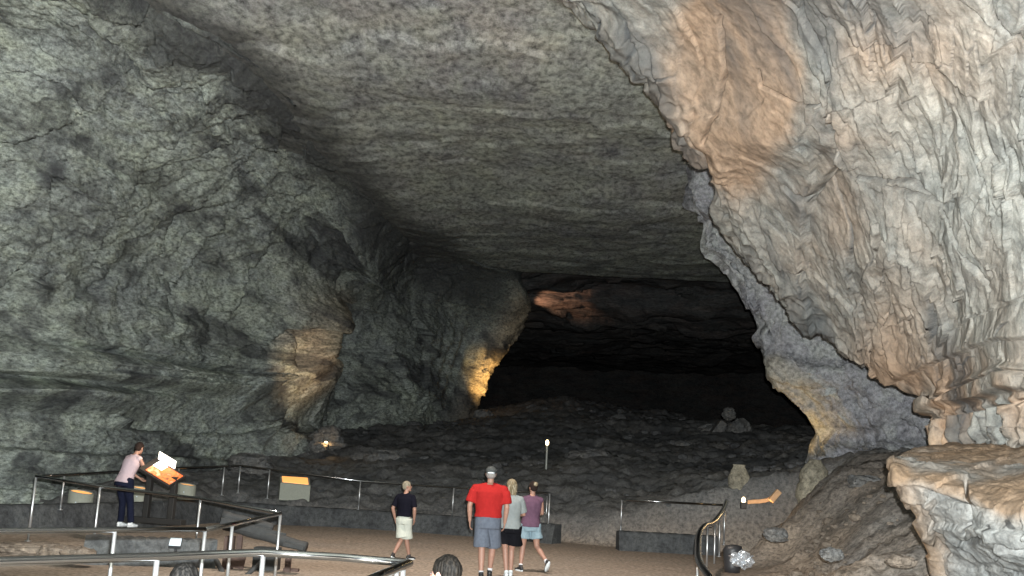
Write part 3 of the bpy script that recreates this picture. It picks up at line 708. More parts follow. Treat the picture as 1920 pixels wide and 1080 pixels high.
# thin lamp post far behind walkers
c = Vector(W(1023, 905, 34)); t = thing('lamp_post', 'thin pale path light post with a bright tip behind the walkers', 'lamp', c)
top = Vector(W(1026, 830, 34))-c; g = Geo(); g.tube([Vector((0, 0, -.3)), top*1.0], [.03, .032], 10); g.tube([Vector((0, 0, -.3)), Vector((0, 0, .05))], .07, 12); g.build('pole', simple('pale_grey_pole', (.35, .36, .33), .5), t)
g = Geo(); g.ell(top, (.055, .055, .09)); g.build('lamp_head', m_lampw, t)
lamp('path_light', W(1027, 908, 32.6), 26, r=.05)
# small lamps between rocks at the left
def rockmesh(g, c, r, seed, n=40, m=26):
    ph = np.random.RandomState(seed).rand(3)*20
    a = math.pi*(np.arange(m+1)+.15)/(m+.3); b = 2*math.pi*np.arange(n)/n
    A_, B_ = np.meshgrid(a, b, indexing='ij')
    q = np.stack([np.sin(A_)*np.cos(B_), np.sin(A_)*np.sin(B_), -np.cos(A_)], -1).reshape(-1, 3)
    s_ = 1+.35*fbm(q*1.5+ph, 3, seed)+.12*ridged(q*3+ph, 2, seed)+(.22*plates(np.arctan2(q[:, 1], q[:, 0])*1.3+ph[0], q[:, 2]*1.6+ph[1], seed)[0] if n > 10 else 0)
    q = q*s_[:, None]; q = np.sign(q)*np.abs(q)**.8*np.array(r)+np.array([c[0], c[1], c[2]])
    q = q.reshape(m+1, n, 3); g.loft([list(map(tuple, k)) for k in q]); return g
def rock(label, px, py, Z, r, seed, group=None, mat=None, sink=.0):
    c = Vector(W(px, py, Z)); g = Geo(); rockmesh(g, (0, 0, 0), r, seed)
    o = g.build('boulder', mat or m_stone, label=label, cat='rock', group=group, smooth=False); o.location = c; return o
c = Vector(W(611, 836, 37.5)); t = thing('ground_lamp', 'small lit ground lamp among the rocks by the left wall', 'lamp', c)
g = Geo(); g.box((0, 0, .0), (.09, .09, .10)); g.build('housing', m_blackp, t, smooth=False, bevel=.01)
g = Geo(); g.ell((0, -.02, .12), (.06, .06, .04)); g.build('bulb', m_lampw, t)
rock('orange lit rock just above the small ground lamp at the left', 614, 824, 38.4, (.5, .4, .4), 5)
rock('low stone right of the small ground lamp', 632, 834, 37.6, (.3, .2, .1), 6)
rock('little dark stone left of the small ground lamp', 596, 838, 37.4, (.3, .2, .18), 16)
lamp('ground_light', W(611, 831, 37.3), 7, r=.04)
# right ground lamps with lit boards
c = Vector(W(1394, 944, 27.0)); t = thing('ground_lamp', 'small bright ground lamp right of the curving railing', 'lamp', c)
g = Geo(); g.box((0, 0, -.05), (.07, .07, .08)); g.build('housing', m_blackp, t, smooth=False, bevel=.01)
g = Geo(); g.ell((0, 0, .08), (.05, .05, .08)); g.build('bulb', m_lampw, t)
c = Vector(W(1369, 932, 28.5)); t = thing('ground_lamp', 'tiny glowing ground lamp at the head of the curving railing', 'lamp', c)
g = Geo(); g.box((0, 0, -.06), (.05, .05, .06)); g.build('housing', m_blackp, t, smooth=False, bevel=.01)
g = Geo(); g.ell((0, 0, .03), (.045, .045, .05)); g.build('bulb', simple('amber_bulb', (1, .5, .2), .4, emit=(1, .38, .1), es=2.5), t)
bl = [(1402, 941.5), (1412, 940.5), (1424, 940), (1437, 938), (1446, 934)]
g = Geo(); c0 = Vector(W(1402, 941.5, 26.8)); rings = []
for k, (x, y) in enumerate(bl):
    p = Vector(W(x, y, 26.8-.05*k))-c0; rings.append([p+Vector((0, -.03, -.05)), p+Vector((0, .03, -.05)), p+Vector((0, .05, .045+.012*(k % 2))), p+Vector((0, -.01, .05-.01*(k % 2)))])
g.loft(rings); o = g.build('timber_edging', m_board, smooth=False, label='low timber edging lit orange beside the ground lamp', cat='edging', bevel=.008); o.location = c0
g = Geo(); p = Vector(W(1453, 930, 26.4)); R_ = Matrix.Rotation(-.9, 3, 'Y'); g.box((0, 0, 0), (.17, .06, .075), R_)
o = g.build('timber_block', m_board, smooth=False, bevel=.02, label='short tilted block lit orange at the end of the edging', cat='block'); o.location = p
lamp('ground_light', W(1400, 944, 26.5), 1.5, r=.04)
lamp('ground_light', W(1440, 944, 26.3), 3, r=.04)

# ------------------------------------------------------------------ lit exhibit
c = G(290, 992, .12); c = Vector((c[0], c[1], .1)); c = Vector(W(290, 978, 20.6))
t = thing('exhibit_lectern', 'dark exhibit lectern with a brightly lit orange picture panel before the woman', 'exhibit', (c.x, c.y, c.z), -.25)
g = Geo()
for x in (-.20, .34): 
    g2 = Geo(); g2.box((x, 0, .42), (.055, .055, .45)); g2.build('leg', m_dwood, t, smooth=False, bevel=.008)
g2 = Geo(); g2.box((.0, 0, .02), (.62, .10, .05)); g2.build('base', m_dwood, t, smooth=False, bevel=.008)
R_ = Matrix.Rotation(.42, 3, 'Y')@Matrix.Rotation(.50, 3, 'X')
g2 = Geo(); g2.box((.05, 0, .93), (.38, .25, .035), R_); g2.build('tray', m_dwood, t, smooth=False, bevel=.008)
cen = Vector((.05, 0, .93)); nn = R_@Vector((0, 0, 1)); 
g2 = Geo(); g2.box(cen+nn*.045+R_@Vector((.06, -.02, 0)), (.30, .19, .006), R_); g2.build('picture', m_pic, t, smooth=False)
g2 = Geo(); g2.box(cen+nn*.10+R_@Vector((-.10, .215, .04)), (.21, .012, .09), R_); g2.build('lamp_panel', m_white, t, smooth=False, bevel=.004)
g2 = Geo(); g2.box(cen+nn*.054+R_@Vector((-.13, .08, 0)), (.11, .09, .005), R_); g2.build('text_panel', m_white, t, smooth=False)
lamp('exhibit_light', Vector(t.location)+Vector((-.15, -.12, 1.35)), 7, col=(1, .75, .5), r=.08)

# small card sign on the near curb
c = Vector(W(329, 1016, 16.9)); t = thing('card_sign', 'small pale blue card on a dark stand at the near curb', 'sign', c)
R_ = Matrix.Rotation(-.45, 3, 'X')
g = Geo(); g.box((0, 0, 0), (.09, .006, .065), R_); g.build('card', m_sign, t, smooth=False)
g = Geo(); g.box((0, .012, -.02), (.10, .006, .09), R_); g.box((0, .05, -.15), (.02, .02, .14)); g.build('stand', m_blackp, t, smooth=False)

# ------------------------------------------------------------------ wooden saltpetre trough on trestle
o0 = Vector(W(480, 1068, 17)); o0.z = 0
t = thing('wooden_trough', 'old dark log trough on a reddish timber trestle behind the railings', 'trough', o0)
def wl(px, py, Z): return Vector(W(px, py, Z))-o0
def log(name, a, b, r, mat, n=14, seed=0):
    g = Geo(); pts = [a.lerp(b, k/10) for k in range(11)]; rr = [r*(1+.08*math.sin(k*1.7+seed)) for k in range(11)]
    g.tube(pts, rr, n); return g.build(name, mat, t)
log('log', wl(418, 966, 17.6), wl(512, 990, 17.6), .075, m_gwood, seed=1)
log('log', wl(422, 984, 17.3), wl(574, 1026, 17.0), .085, m_gwood, seed=2)
g = Geo()
a, b_ = wl(430, 980, 17.2), wl(520, 1004, 17.2)
dirv = (b_-a).normalized(); R_ = dirv.to_track_quat('X', 'Z').to_matrix()
for off_, hh in ((Vector((0, -.09, .0)), (.0, .018, .055)), (Vector((0, .09, .0)), (.0, .018, .055)), (Vector((0, 0, -.05)), (.0, .09, .012))):
    g.box((a+b_)/2+off_, ((b_-a).length/2+.12, hh[1], hh[2]), R_)
g.build('trough', m_gwood, t, smooth=False, bevel=.006)
for (x, y, Z, y2, w_) in ((428, 1006, 17.1, 1085, .075), (447, 1004, 17.4, 1070, .045), (540, 1034, 17.1, 1082, .045)):
    p = wl(x, y, Z); q = wl(x, y2, Z); g = Geo(); g.box((p+q)/2, (w_, w_, (p-q).length/2)); g.build('post', m_rwood, t, smooth=False, bevel=.008)
g = Geo(); p = wl(440, 1052, 16.9); g.box(p, (.16, .03, .10), Matrix.Rotation(.15, 3, 'Y')); g.build('plank', m_rwood, t, smooth=False, bevel=.006)
g = Geo(); p = wl(500, 1052, 17.3); g.box(p, (.20, .15, .22)); g.build('crib', m_gwood, t, smooth=False, bevel=.01)
log('log', wl(405, 1050, 16.8), wl(422, 1082, 16.6), .04, m_gwood, seed=4)
log('log', wl(495, 1050, 16.6), wl(455, 1085, 16.4), .035, m_gwood, seed=5)
g = Geo(); g.box(wl(551, 1024, 16.95), (.17, .06, .03), Matrix.Rotation(.15, 3, 'Y')); g.build('plank', m_gwood, t, smooth=False, bevel=.006)
g = Geo(); g.box(wl(546, 1070, 17.2), (.12, .08, .035)); g.build('footing', m_rwood, t, smooth=False, bevel=.006)

# ------------------------------------------------------------------ rocks and stone pillars
m_tan = rockmat('pale_tan_stone', (0.24, 0.22, 0.17), (0.34, 0.31, 0.24), (0.44, 0.40, 0.31), (0.42, 0.32, 0.2), grain=0.4, bumpd=0.04, wamt=.3)
m_dim = rockmat('dim_stone', (0.07, 0.07, 0.075), (0.10, 0.102, 0.105), (0.14, 0.14, 0.14), (0.14, 0.12, 0.1), grain=0.4, bumpd=0.03, wamt=.3)
m_brown = rockmat('brown_stone', (0.13, 0.11, 0.09), (0.19, 0.155, 0.125), (0.26, 0.22, 0.18), (0.33, 0.24, 0.15), grain=0.35, bumpd=0.03, wamt=.3)
def pillar(label, px0, px1, py0, py1, Z, seed, mat=m_stone, cat='rock pillar', lean=0):
    c = Vector(W((px0+px1)/2, py1, Z)); H = (py1-py0)*Z/F; r = (px1-px0)*Z/F/2
    g = Geo(); rings = []; n = 28; K = 26
    ph = np.random.RandomState(seed).rand(3)*30
    for k in range(K+1):
        f = k/K; ring = []
        for i in range(n):
            b = 2*math.pi*i/n; q = np.array([[math.cos(b), math.sin(b), f*2.4*H/ max(r, .1)/3]])
            bed = float(_h(np.array([int(f*9)]), np.array([0]), np.array([0]), seed)[0])
            s_ = 1+.28*float(fbm(q*1.1+ph, 4, seed)[0])+.16*(bed-.5)-.45*max(0, f-.75)/.25
            ring.append((r*s_*math.cos(b)+lean*f, r*.8*s_*math.sin(b), f*H-.3*(1-f)))
        rings.append(ring)
    g.loft(rings); o = g.build('stone_pillar', mat, label=label, cat=cat); o.location = c; return o
pillar('pale standing stone stump left of the orange lit edging', 1366, 1404, 872, 944, 28.5, 3, mat=m_tan)
pillar('pale stone pillar lit from the left below the middle wall', 1496, 1546, 862, 922, 27.5, 7, mat=m_tan, lean=.1)
for i, (x, y, Z, r, lb) in enumerate([
    (1366, 776, 47, (.27, .27, .25), 'small round pale boulder perched on the dark skyline rock'),
    (1335, 822, 46, (.7, .6, .5), 'dark angular boulder on the rubble below the round boulder'),
    (1385, 815, 46, (.5, .4, .6), 'dark block right of the round skyline boulder'),
    (1285, 845, 42, (.6, .5, .35), 'dark grey boulder left of the standing stone stump'),
    (1455, 1003, 20.5, (.22, .2, .12), 'pale half buried stone on the right slope'),
    (1690, 1052, 13.6, (.16, .13, .07), 'flat brown stone at the foot of the pale ledge'),
    (1560, 1040, 15.6, (.16, .14, .09), 'small grey stone on the right slope near the ledge'),
    (60, 1028, 16.6, (.45, .35, .10), 'broad brown stone under the railing at the far left'),
    (110, 1036, 16.4, (.28, .25, .10), 'brown stone right of the broad stone at the far left'),
    (150, 1040, 16.2, (.22, .2, .10), 'smaller brown stone before the near curb'),
    (470, 872, 33, (.6, .5, .3), 'low grey boulder behind the corner of the far railing'),
    (720, 868, 37, (.7, .5, .4), 'grey boulder behind the far railing left of the boy'),
    (1110, 865, 37, (.8, .6, .35), 'grey boulder on the slope right of the thin lamp post'),
    (1620, 905, 24, (.35, .3, .16), 'small pale stone in the dark below the middle wall'),
    (905, 780, 54, (.5, .4, .3), 'small grey boulder at the foot of the golden wall nose')]):
    rock(lb, x, y, Z, r, 100+i, mat=(m_stone if i not in (5, 7, 8, 9) else m_brown))
# leaning slab below the round boulder
c = Vector(W(1330, 825, 45)); g = Geo(); R_ = Matrix.Rotation(-.95, 3, 'Y')
g.box((0, 0, 0), (.95, .4, .17), R_); o = g.build('leaning_slab', m_stone, label='long slab leaning down left from the round skyline boulder', cat='rock', smooth=False, bevel=.05); o.location = c
# scattered rubble too fine to count
g = Geo(); rr_ = np.random.RandomState(5)
cnt = 0
while cnt < 380:
    x = rr_.uniform(-14, 16); y = rr_.uniform(14, 56)
    if pathmask(np.array([x]), np.array([y]))[0] > .02: continue
    q = project(np.array([[x, y, gz(x, y)]])); 
    if not (-60 < q[0][0] < 1980 and 700 < q[1][0] < 1120): continue
    s_ = rr_.uniform(.04, .11)*(.6+y/45)*(1 if rr_.rand() < .93 else 1.9); rockmesh(g, (x, y, gz(x, y)+s_*.1), (s_*1.3, s_, s_*.7), int(rr_.randint(999)), n=8, m=5); cnt += 1
g.build('rubble', m_dim, kind='stuff', label='loose rubble covering the cave slopes', smooth=False)

g = Geo(); cnt = 0
while cnt < 520:
    x = rr_.uniform(2.5, 12); y = rr_.uniform(10, 27)
    if pathmask(np.array([x]), np.array([y]))[0] > .6: continue
    q = project(np.array([[x, y, gz(x, y)]]))
    if not (1340 < q[0][0] < 1960 and 860 < q[1][0] < 1130): continue
    s_ = rr_.uniform(.02, .06)*(2 if rr_.rand() < .1 else 1); rockmesh(g, (x, y, gz(x, y)+s_*.5), (s_*1.3, s_, s_*.8), int(rr_.randint(999)), n=8, m=5); cnt += 1
g.build('rubble', m_brown, kind='stuff', label='small brown stones scattered over the right slope', smooth=False)

# black bin with crumpled plastic bag
c = Vector(W(1373, 1062, 18)); t = thing('waste_bin', 'black bin beside the curving railing', 'bin', c)
g = Geo(); g.ov([(0, 0, -.1, .13, .13), (0, 0, 0, .14, .14), (0, 0, .28, .16, .16), (.02, 0, .34, .13, .13), (.02, 0, .36, .05, .05)]); g.build('bin_body', m_blackp, t)
g = Geo(); g.tube([Vector((-.1, -.17, .2)), Vector((.0, -.19, .26)), Vector((.1, -.17, .2))], .012, 8); g.build('handle', m_blackp, t)
c = Vector(W(1392, 1050, 17.6)); g = Geo(); rockmesh(g, (0, 0, 0), (.15, .12, .11), 77, n=40, m=26)
vv = np.array([tuple(v) for v in g.v]); k = 1+.35*plates(vv[:, 0]*14+3, vv[:, 2]*14+vv[:, 1]*9, 3)[0]; g.v = [tuple(x) for x in vv*k[:, None]]
o = g.build('plastic_bag', m_foil, label='crumpled shiny plastic bag right of the black bin', cat='bag', smooth=False); o.location = c

# ------------------------------------------------------------------ people
SK = simple('skin', (.30, .165, .12), .55, var=.06, bscale=30)
SKd = simple('tanned_skin', (.27, .15, .11), .55, var=.06, bscale=30)
def cloth(name, c, var=.18, bs=22):
    m = simple(name, c, .9, var=var, bump=.35, bscale=bs); m.node_tree.nodes['Principled BSDF'].inputs['Specular IOR Level'].default_value = .08; return m
m_eye = simple('eye', (.03, .02, .02), .2)
def lerp(a, b, t): return tuple(a[i]+(b[i]-a[i])*t for i in range(3))
def person(label, loc, rotz, H, pose, shirt, pants, hair, shoe, sock=None, skin=SK, group=None, wide=1.0, female=False, sleeve=.62, leg_cover=.8, extra=None, headyaw=0., tanktop=False, hemz=.86, loosen=1.0):
    """local frame: the person faces +Y; sizes for a height of 1.75 scaled to H"""
    s = H/1.75
    t = thing('person', label, 'person', loc, rotz, group); t.scale = (s, s, s)
    hp = pose.get('hip', (0, 0, .93)); lean = pose.get('lean', 0.0); side = pose.get('side', 0.0)
    def up(x, y, z):   # upper body bends at the hip
        dz = z-.93; return (x+side*dz+hp[0], y*1.0+dz*math.sin(lean)+hp[1], .93+dz*math.cos(lean)+(hp[2]-.93)-y*math.sin(lean)*.4)
    sw = (.165 if female else .185)*wide
    hw = (.10 if female else .09)
    g = Geo(); Wd = wide
    # torso
    def torso(g, k, z0=.84, z1=1.47, front=0.0):
        rows = [(.80, .150, .105), (.88, .165 if female else .155, .118), (.97, .155, .112), (1.06, .132 if female else .142, .10), (1.16, .140 if female else .152, .105), (1.28, .158 if female else .172, .115), (1.37, .158 if female else .178, .108), (1.43, .135, .085), (1.475, .075, .065), (1.50, .055, .058)]
        rows = [r for r in rows if z0 <= r[0] <= z1]
        rings = []
        for z, rx, ry in rows:
            rx = rx*Wd+k*(1 if z < 1.42 else .45); ry = ry*Wd+k*(1 if z < 1.42 else .45)
            rings.append([up(rx*math.cos(a), ry*math.sin(a)*(1+0*a)-.01, z) for a in [2*math.pi*i/28 for i in range(28)]])
        g.loft(rings)
    torso(g, 0, .80, 1.51)
    for sx in (-1, 1): g.cap(up(sx*.04, -.015, 1.45), up(sx*sw*.9, -.01, 1.405), .052*Wd**.5, .046*Wd**.5)
    neck0, neck1 = up(0, -.01, 1.44), up(0, .01, 1.56); g.cap(neck0, neck1, .058, .052)
    hc = Vector(up(0, .02+pose.get('headfwd', 0), 1.645)); hd = pose.get('headtilt', 0.)
    HR = (Matrix.Rotation(headyaw, 3, 'Z')@Matrix.Rotation(-hd, 3, 'X'))
    def hl(x, y, z): return hc+HR@Vector((x, y, z))
    g.ell(hl(0, -.012, .018), (.076, .096, .096), HR); g.ell(hl(0, .022, -.03), (.060, .072, .085), HR)
    g.ell(hl(0, .098, -.012), (.013, .017, .026), HR, 10, 6); g.ell(hl(0, .078, -.088), (.028, .022, .018), HR, 10, 6)
    for sx in (-1, 1): g.ell(hl(sx*.078, -.008, -.005), (.010, .020, .030), HR, 10, 6)
    g.ell(hl(0, .088, -.055), (.024, .010, .007), HR, 10, 6)
    J = {}
    for sx, nm in ((-1, 'L'), (1, 'R')):
        sh = up(sx*sw, -.01, 1.405); el = pose.get('el'+nm, (sx*.25, -.02, 1.12)); wr = pose.get('wr'+nm, (sx*.25, .03, .87))
        J['sh'+nm], J['el'+nm], J['wr'+nm] = sh, el, wr
        fat = .9 if female else 1.05
        g.cap(sh, el, .050*fat*Wd**.5, .040*fat); g.cap(el, lerp(el, wr, .35), .040*fat, .041*fat); g.cap(lerp(el, wr, .35), wr, .041*fat, .025*fat)
        # hand
        e = (Vector(wr)-Vector(el)).normalized(); sd = pose.get('palm'+nm, Vector((0, 1, 0))); sd = Vector(sd); sd = (sd-e*sd.dot(e)).normalized(); nr = e.cross(sd)
        pc = Vector(wr)+e*.05; R_ = Matrix((sd, nr, e)).transposed()
        g.ell(pc, (.036, .015, .052), R_, 14, 8)
        for k, (o_, ln) in enumerate(((-.027, .058), (-.009, .072), (.009, .078), (.026, .070))):
            b0 = Vector(wr)+e*.088+sd*o_; inn = nr*(-sx)
            b1 = b0+e*ln*.5+inn*.008; b2 = b1+e*ln*.38+inn*.022*(1+.2*k)
            g.cap(b0-e*.012, b1, .0095, .0085, 8); g.cap(b1, b2, .0085, .007, 8)
        b0 = Vector(wr)+e*.03+sd*.028; b1 = b0+e*.035+sd*.028; g.cap(b0, b1, .012, .010, 8); g.cap(b1, b1+e*.03, .010, .008, 8)
        hpj = (hp[0]+sx*hw, hp[1], hp[2]-.02); kn = pose.get('kn'+nm, (sx*.10, .02, .50)); an = pose.get('an'+nm, (sx*.10, 0, .09))
        J['hp'+nm], J['kn'+nm], J['an'+nm] = hpj, kn, an
        g.cap(hpj, kn, .088*(Wd**.7), .055); g.cap(kn, lerp(kn, an, .35), .053, .056); g.cap(lerp(kn, an, .35), an, .056, .034)
    body = g.fuse('body', skin, t, vox=.0085/ max(s, .8), it=4)
    # shirt
    g = Geo(); torso(g, .016*loosen, hemz-.001, 1.49)
    for sx in (-1, 1): g.cap(up(sx*.055, -.018, 1.438), up(sx*sw*.9, -.01, 1.405), (.054+.010)*Wd**.5, (.046+.014)*Wd**.5)
    if not tanktop:
        for nm in 'LR':
            s0 = Vector(lerp(J['sh'+nm], up(0, 0, 1.38), .06)); g.ell(s0, (.050*Wd**.5+.016,)*3); g.cap(s0, lerp(J['sh'+nm], J['el'+nm], .30), .050*Wd**.5+.014, .062*Wd**.8); g.tube([Vector(lerp(J['sh'+nm], J['el'+nm], .12)), Vector(lerp(J['sh'+nm], J['el'+nm], sleeve))], [.060*Wd, .066*Wd], 18)
    else:
        for nm in 'LR': g.ell(lerp(J['sh'+nm], up(0, 0, 1.41), .30), (.052, .058, .045))
    sh_o = g.fuse('shirt', shirt, t, vox=.011, it=5, wr=.008, wf=7, seed=3)
    # legs cover
    g = Geo(); rings = []
    for z, rx, ry in ((.80, .16, .12), (.88, .172 if female else .163, .128), (.97, .160, .122), (1.00, .155, .118)):
        rx = rx*Wd*.99; ry = ry*Wd
        rings.append([up(rx*math.cos(a), ry*math.sin(a)-.008, z) for a in [2*math.pi*i/28 for i in range(28)]])
    g.loft(rings)
    for nm in 'LR':
        full = leg_cover >= 2
        a_ = Vector(J['hp'+nm]); kn = Vector(J['kn'+nm]); an = Vector(J['an'+nm]); k = .094*(Wd**.7)*loosen**.5
        if full: g.cap(a_, kn, k, .072); g.tube([kn, kn.lerp(an, .5), kn.lerp(an, .97)], [.072, .064, .062], 18)
        else:
            e_ = a_.lerp(kn, leg_cover); g.tube([a_+Vector((0, 0, .03)), a_.lerp(e_, .5), e_], [k, k*.98, k*.92*loosen], 18)
    g.fuse('trousers' if leg_cover >= 2 else 'shorts', pants, t, vox=.011, it=4, wr=.008, wf=8, seed=8)
    # shoes
    for nm in 'LR':
        an = Vector(J['an'+nm]); pt = pose.get('ft'+nm, (0, 0)); yaw, pit = pt
        R_ = Matrix.Rotation(yaw, 3, 'Z')@Matrix.Rotation(pit, 3, 'X')
        g = Geo(); sl = lambda x, y, z: an+R_@Vector((x, y, z))
        g.ell(sl(0, -.035, -.035), (.038, .050, .045), R_); g.ell(sl(0, .05, -.045), (.042, .08, .036), R_); g.ell(sl(0, .13, -.056), (.043, .055, .026), R_); g.cap(sl(0, 0, -.02), sl(0, -.004, .015), .042, .042)
        g.fuse('shoe', shoe[0], t, vox=.008, it=3)
        g = Geo(); n = 20
        def so(z, k): return [sl(k*(.040+.008*math.sin(a)*1)*math.cos(a), .045+k*.125*math.sin(a), z) for a in [2*math.pi*i/n for i in range(n)]]
        g.loft([so(-.088, .98), so(-.082, 1.02), so(-.062, 1.02), so(-.058, .98)]); g.build('sole', shoe[1], t)
        if sock:
            kn = Vector(J['kn'+nm]); g = Geo(); g.tube([an+Vector((0, 0, -.01)), an.lerp(kn, .14)], [.040, .0385], 16); g.build('sock', sock, t)
    # eyes
    for sx in (-1, 1): g = Geo(); g.ell(hl(sx*.03, .083, .0), (.011, .008, .008), HR, 10, 6); g.build('eye', m_eye, t)
    # hair
    style, hm = hair
    if style == 'short':
        g = Geo(); g.ell(hl(0, -.022, .032), (.084, .098, .094), HR); g.ell(hl(0, -.045, -.01), (.074, .068, .07), HR); o = g.fuse('hair', hm, t, vox=.009, it=2, wr=.006, wf=28, seed=5)
    elif style == 'pony':
        g = Geo(); g.ell(hl(0, -.020, .030), (.088, .104, .098), HR); g.ell(hl(0, -.06, -.02), (.078, .066, .08), HR); g.ell(hl(.0, -.115, .02), (.03, .03, .03), HR)
        g.cap(hl(.0, -.12, .02), hl(-.03, -.15, -.07), .034, .036); g.cap(hl(-.03, -.15, -.07), hl(.035, -.135, -.17), .036, .018); g.fuse('hair', hm, t, vox=.009, it=2, wr=.008, wf=24, seed=6)
    elif style == 'long':
        g = Geo(); g.ell(hl(0, -.020, .030), (.090, .106, .100), HR); g.cap(hl(-.03, -.06, 0), hl(-.035, -.075, -.12), .065, .05); g.cap(hl(.035, -.06, 0), hl(.04, -.07, -.14), .065, .045); g.cap(hl(.03, -.07, -.12), hl(.05, -.085, -.20), .04, .014)
        g.fuse('hair', hm, t, vox=.009, it=2, wr=.009, wf=24, seed=6)
    elif style == 'bun':
        g = Geo(); g.ell(hl(0, -.020, .030), (.086, .102, .096), HR); g.ell(hl(0, -.05, -.02), (.07, .055, .06), HR); g.fuse('hair', hm, t, vox=.009, it=2, wr=.006, wf=24, seed=6)
        g = Geo(); g.ell(hl(0, -.120, .055), (.045, .035, .045), HR); g.fuse('hair_bun', extra or hm, t, vox=.008, it=2, wr=.006, wf=34, seed=9)
    elif style == 'cap':
        g = Geo(); g.ell(hl(0, -.03, -.01), (.080, .086, .070), HR); g.fuse('hair', hm, t, vox=.009, it=2, wr=.005, wf=28, seed=5)
        g = Geo(); g.ell(hl(0, -.016, .045), (.090, .106, .080), HR); g.ell(hl(0, .12, .025), (.07, .075, .012), HR); g.fuse('cap', extra, t, vox=.008, it=3)
        g = Geo(); g.tube([hl(-.05, -.102, .016), hl(-.025, -.116, .020), hl(0, -.121, .021), hl(.025, -.116, .020), hl(.05, -.102, .016)], .010, 8); g.build('cap_strap', m_sign, t)
    return t, J
def strands(name, ca, cb):
    m, nt, b = newmat(name); N = nt.nodes; L = nt.links; b.inputs['Roughness'].default_value = .6; b.inputs['Specular IOR Level'].default_value = .06
    tc = N.new('ShaderNodeTexCoord'); mp = N.new('ShaderNodeMapping'); mp.inputs['Scale'].default_value = (1, 1, .12); n = N.new('ShaderNodeTexNoise'); n.inputs['Scale'].default_value = 70; n.inputs['Detail'].default_value = 5
    L.new(tc.outputs['Object'], mp.inputs[0]); L.new(mp.outputs[0], n.inputs['Vector'])
    r = N.new('ShaderNodeValToRGB'); r.color_ramp.elements[0].position = .42; r.color_ramp.elements[0].color = (*ca, 1); r.color_ramp.elements[1].position = .66; r.color_ramp.elements[1].color = (*cb, 1)
    L.new(n.outputs['Fac'], r.inputs[0]); L.new(r.outputs[0], b.inputs['Base Color'])
    bp = N.new('ShaderNodeBump'); bp.inputs['Strength'].default_value = 1; bp.inputs['Distance'].default_value = .012; L.new(n.outputs['Fac'], bp.inputs['Height']); L.new(bp.outputs[0], b.inputs['Normal'])
    return m
h_near = strands('dark_hair_painted_shine', (.0022, .002, .0018), (.009, .0075, .006)); h_ng = strands('grey_hair_painted_shine', (.003, .003, .003), (.014, .013, .012))  # lighter strand streaks paint the shine into the hair colour
c_red = cloth('red_shirt', (.30, .018, .017)); c_blue = cloth('grey_blue_denim', (.10, .115, .145), .35); c_grey = cloth('grey_tshirt', (.20, .22, .22)); c_blk = cloth('black_cloth', (.006, .006, .008))
c_pur = cloth('plum_top', (.10, .055, .085), .3); c_lb = cloth('light_blue_denim', (.19, .26, .30), .3); c_wht = cloth('cream_cloth', (.42, .44, .39), .08); c_bt = cloth('navy_black_tshirt', (.006, .006, .011)); c_pink = cloth('pale_pink_top', (.40, .32, .35), .06); c_navy = cloth('navy_trousers', (.009, .011, .024), .3)
h_grey = cloth('grey_hair', (.22, .21, .20), .4, 60); h_dark = cloth('dark_brown_hair', (.022, .015, .013), .4, 60); h_blond = strands('blond_hair', (.12, .09, .05), (.34, .30, .22)); h_lb = strands('light_blond_hair', (.16, .14, .10), (.33, .30, .24))
s_blk = simple('black_shoe', (.02, .02, .022), .5); s_wht = simple('white_shoe', (.62, .65, .66), .5); sole_w = simple('white_sole', (.45, .47, .48), .6); sock_w = cloth('white_sock', (.6, .6, .62), .05)
def foot(px, py): p = G(px, py, 0.0); return (p[0], p[1], 0.0)
# man in red, seen from behind, mid step
person('man in a red short sleeved shirt and long grey blue shorts seen from behind', foot(908, 1088), .0, 1.84,
       dict(elL=(-.30, -.03, 1.14), wrL=(-.285, .03, .90), elR=(.29, -.02, 1.14), wrR=(.27, .06, .90), anL=(-.055, -.06, .09), knL=(-.07, .0, .50), anR=(.075, .22, .12), knR=(.10, .16, .52), palmL=(0, 1, 0), palmR=(0, 1, 0), side=.01, ftR=(.0, -.2)),
       c_red, c_blue, ('cap', h_grey), (s_blk, s_blk), sock_w, wide=1.28, sleeve=.80, leg_cover=.98, extra=cloth('grey_cap', (.06, .065, .065)), hemz=.96, loosen=1.2)
person('woman with blond hair in a grey t-shirt and black shorts seen from behind', foot(951, 1083), -.08, 1.64,
       dict(elL=(-.20, .10, 1.16), wrL=(-.10, .26, 1.15), elR=(.235, .09, 1.14), wrR=(.12, .26, 1.12), anL=(-.02, -.02, .09), knL=(-.07, .04, .50), anR=(.05, .10, .09), knR=(.045, .10, .50), side=-.02, ftR=(.1, 0), ftL=(.2, 0)),
       c_grey, c_blk, ('long', h_blond), (s_wht, sole_w), None, wide=1.12, female=True, sleeve=.85, leg_cover=.72, headyaw=.25, hemz=.84, loosen=1.6)
person('woman in a plum sleeveless top and light blue shorts stepping off her left foot', foot(988, 1072), .08, 1.62,
       dict(elL=(-.25, .09, 1.13), wrL=(-.10, .24, 1.10), elR=(.25, .06, 1.14), wrR=(.16, .24, 1.12), hip=(.02, 0, .92), knL=(-.10, .06, .50), anL=(-.13, .02, .09), knR=(.17, .02, .50), anR=(.36, -.22, .22), ftL=(.5, 0), ftR=(.35, -.95), side=.02, headtilt=.15),
       c_pur, c_lb, ('bun', h_dark), (s_blk, s_wht), sock_w, wide=1.10, female=True, leg_cover=.62, tanktop=True, extra=h_blond, headyaw=.4, hemz=.84, loosen=1.3)
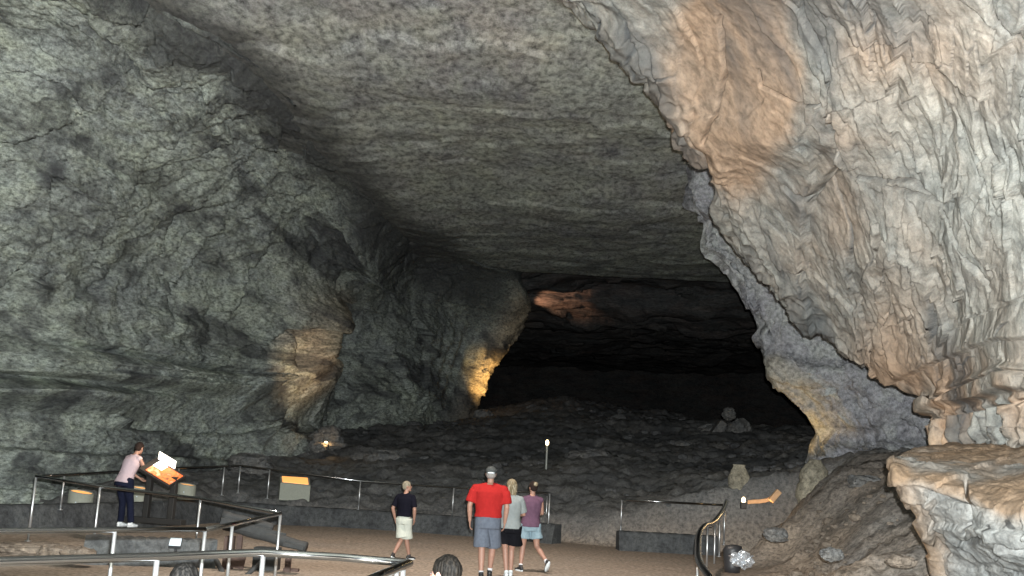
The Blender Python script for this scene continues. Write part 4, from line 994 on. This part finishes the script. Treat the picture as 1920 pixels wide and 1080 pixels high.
person('boy in a black t-shirt and cream shorts looking to the right', foot(752, 1050), -.35, 1.47,
       dict(elL=(-.27, -.06, 1.14), wrL=(-.235, .02, .91), elR=(.27, -.05, 1.14), wrR=(.24, .03, .92), knL=(-.02, .02, .50), anL=(-.12, -.18, .12), knR=(.04, .10, .50), anR=(.10, .20, .09), ftL=(.0, -.35), ftR=(-.5, .0), side=.02),
       c_bt, c_wht, ('short', h_lb), (s_blk, s_wht), None, wide=1.02, sleeve=.82, leg_cover=1.0, headyaw=-1.0, hemz=.90, loosen=1.45)
wl_ = Vector(W(234, 988, 20.6))
person('woman in a pale pink sleeveless top and navy trousers leaning over the lit exhibit', wl_, -.55, 1.66,
       dict(lean=.38, hip=(0, -.14, .93), elL=(-.26, .18, 1.10), wrL=(-.16, .36, .98), elR=(.27, .16, 1.12), wrR=(.16, .34, 1.0), knL=(-.10, -.04, .50), knR=(.10, -.02, .50), anL=(-.12, -.02, .09), anR=(.12, .04, .09), headtilt=.35),
       c_pink, c_navy, ('short', h_dark), (s_wht, sole_w), None, skin=SKd, wide=1.12, female=True, leg_cover=2, tanktop=True, hemz=.84, loosen=1.5, headyaw=.2)
# foreground people, only the tops of their heads in frame
ph = Vector(W(838, 1046, 5.4))
person('child with short dark hair whose head top shows at the bottom edge', (ph.x, ph.y, ph.z-1.40), .5, 1.40, {}, c_blk, c_blue, ('short', h_near), (s_blk, sole_w), None, headyaw=.5)
ph = Vector(W(348, 1062, 5.0))
person('person with grey hair barely showing at the bottom edge on the left', (ph.x, ph.y, ph.z-1.42), 0, 1.42, {}, c_grey, c_blue, ('short', h_ng), (s_blk, sole_w), None)

# ------------------------------------------------------------------ light
fl_ = W(960, 540, -.02)+rgt*.07+upv*.14
lamp('camera_flash', fl_, 22500, col=(.955, 1.0, 1.0), r=.025)
# lamps hidden behind rocks
lamp('wall_lamp', W(660, 765, 33.0), 1150, col=(1, .66, .36), r=.12, spot=34, tgt=W(535, 672, 39.5), blend=1.0)
lamp('nose_lamp', W(948, 768, 51.6), 1250, col=(1, .62, .22), r=.15, spot=52, tgt=W(905, 697, 55.5), blend=1.0)
lamp('roof_lamp', W(985, 585, 60), 900, col=(1, .5, .28), r=.1, spot=46, tgt=W(1050, 560, 62.5))
lamp('mid_wall_lamp', W(1490, 850, 29.0), 60, col=(1, .66, .22), r=.1, spot=120, tgt=W(1520, 780, 29.5))
lamp('ledge_lamp', W(1650, 1000, 13.0), 18, col=(1, .55, .15), r=.08, spot=110, tgt=W(1720, 960, 12))
lamp('edge_lamp', W(1735, 850, 17.2), 5, col=(1, .6, .2), r=.08, spot=100, tgt=W(1775, 780, 17.8))
# added warm fill over the walk, unseen above the frame
lamp('added_walk_fill', (-1, 18, 10.0), 4500, col=(1, .86, .74), r=.4, spot=95, tgt=(-1.5, 20, 0), blend=.9)
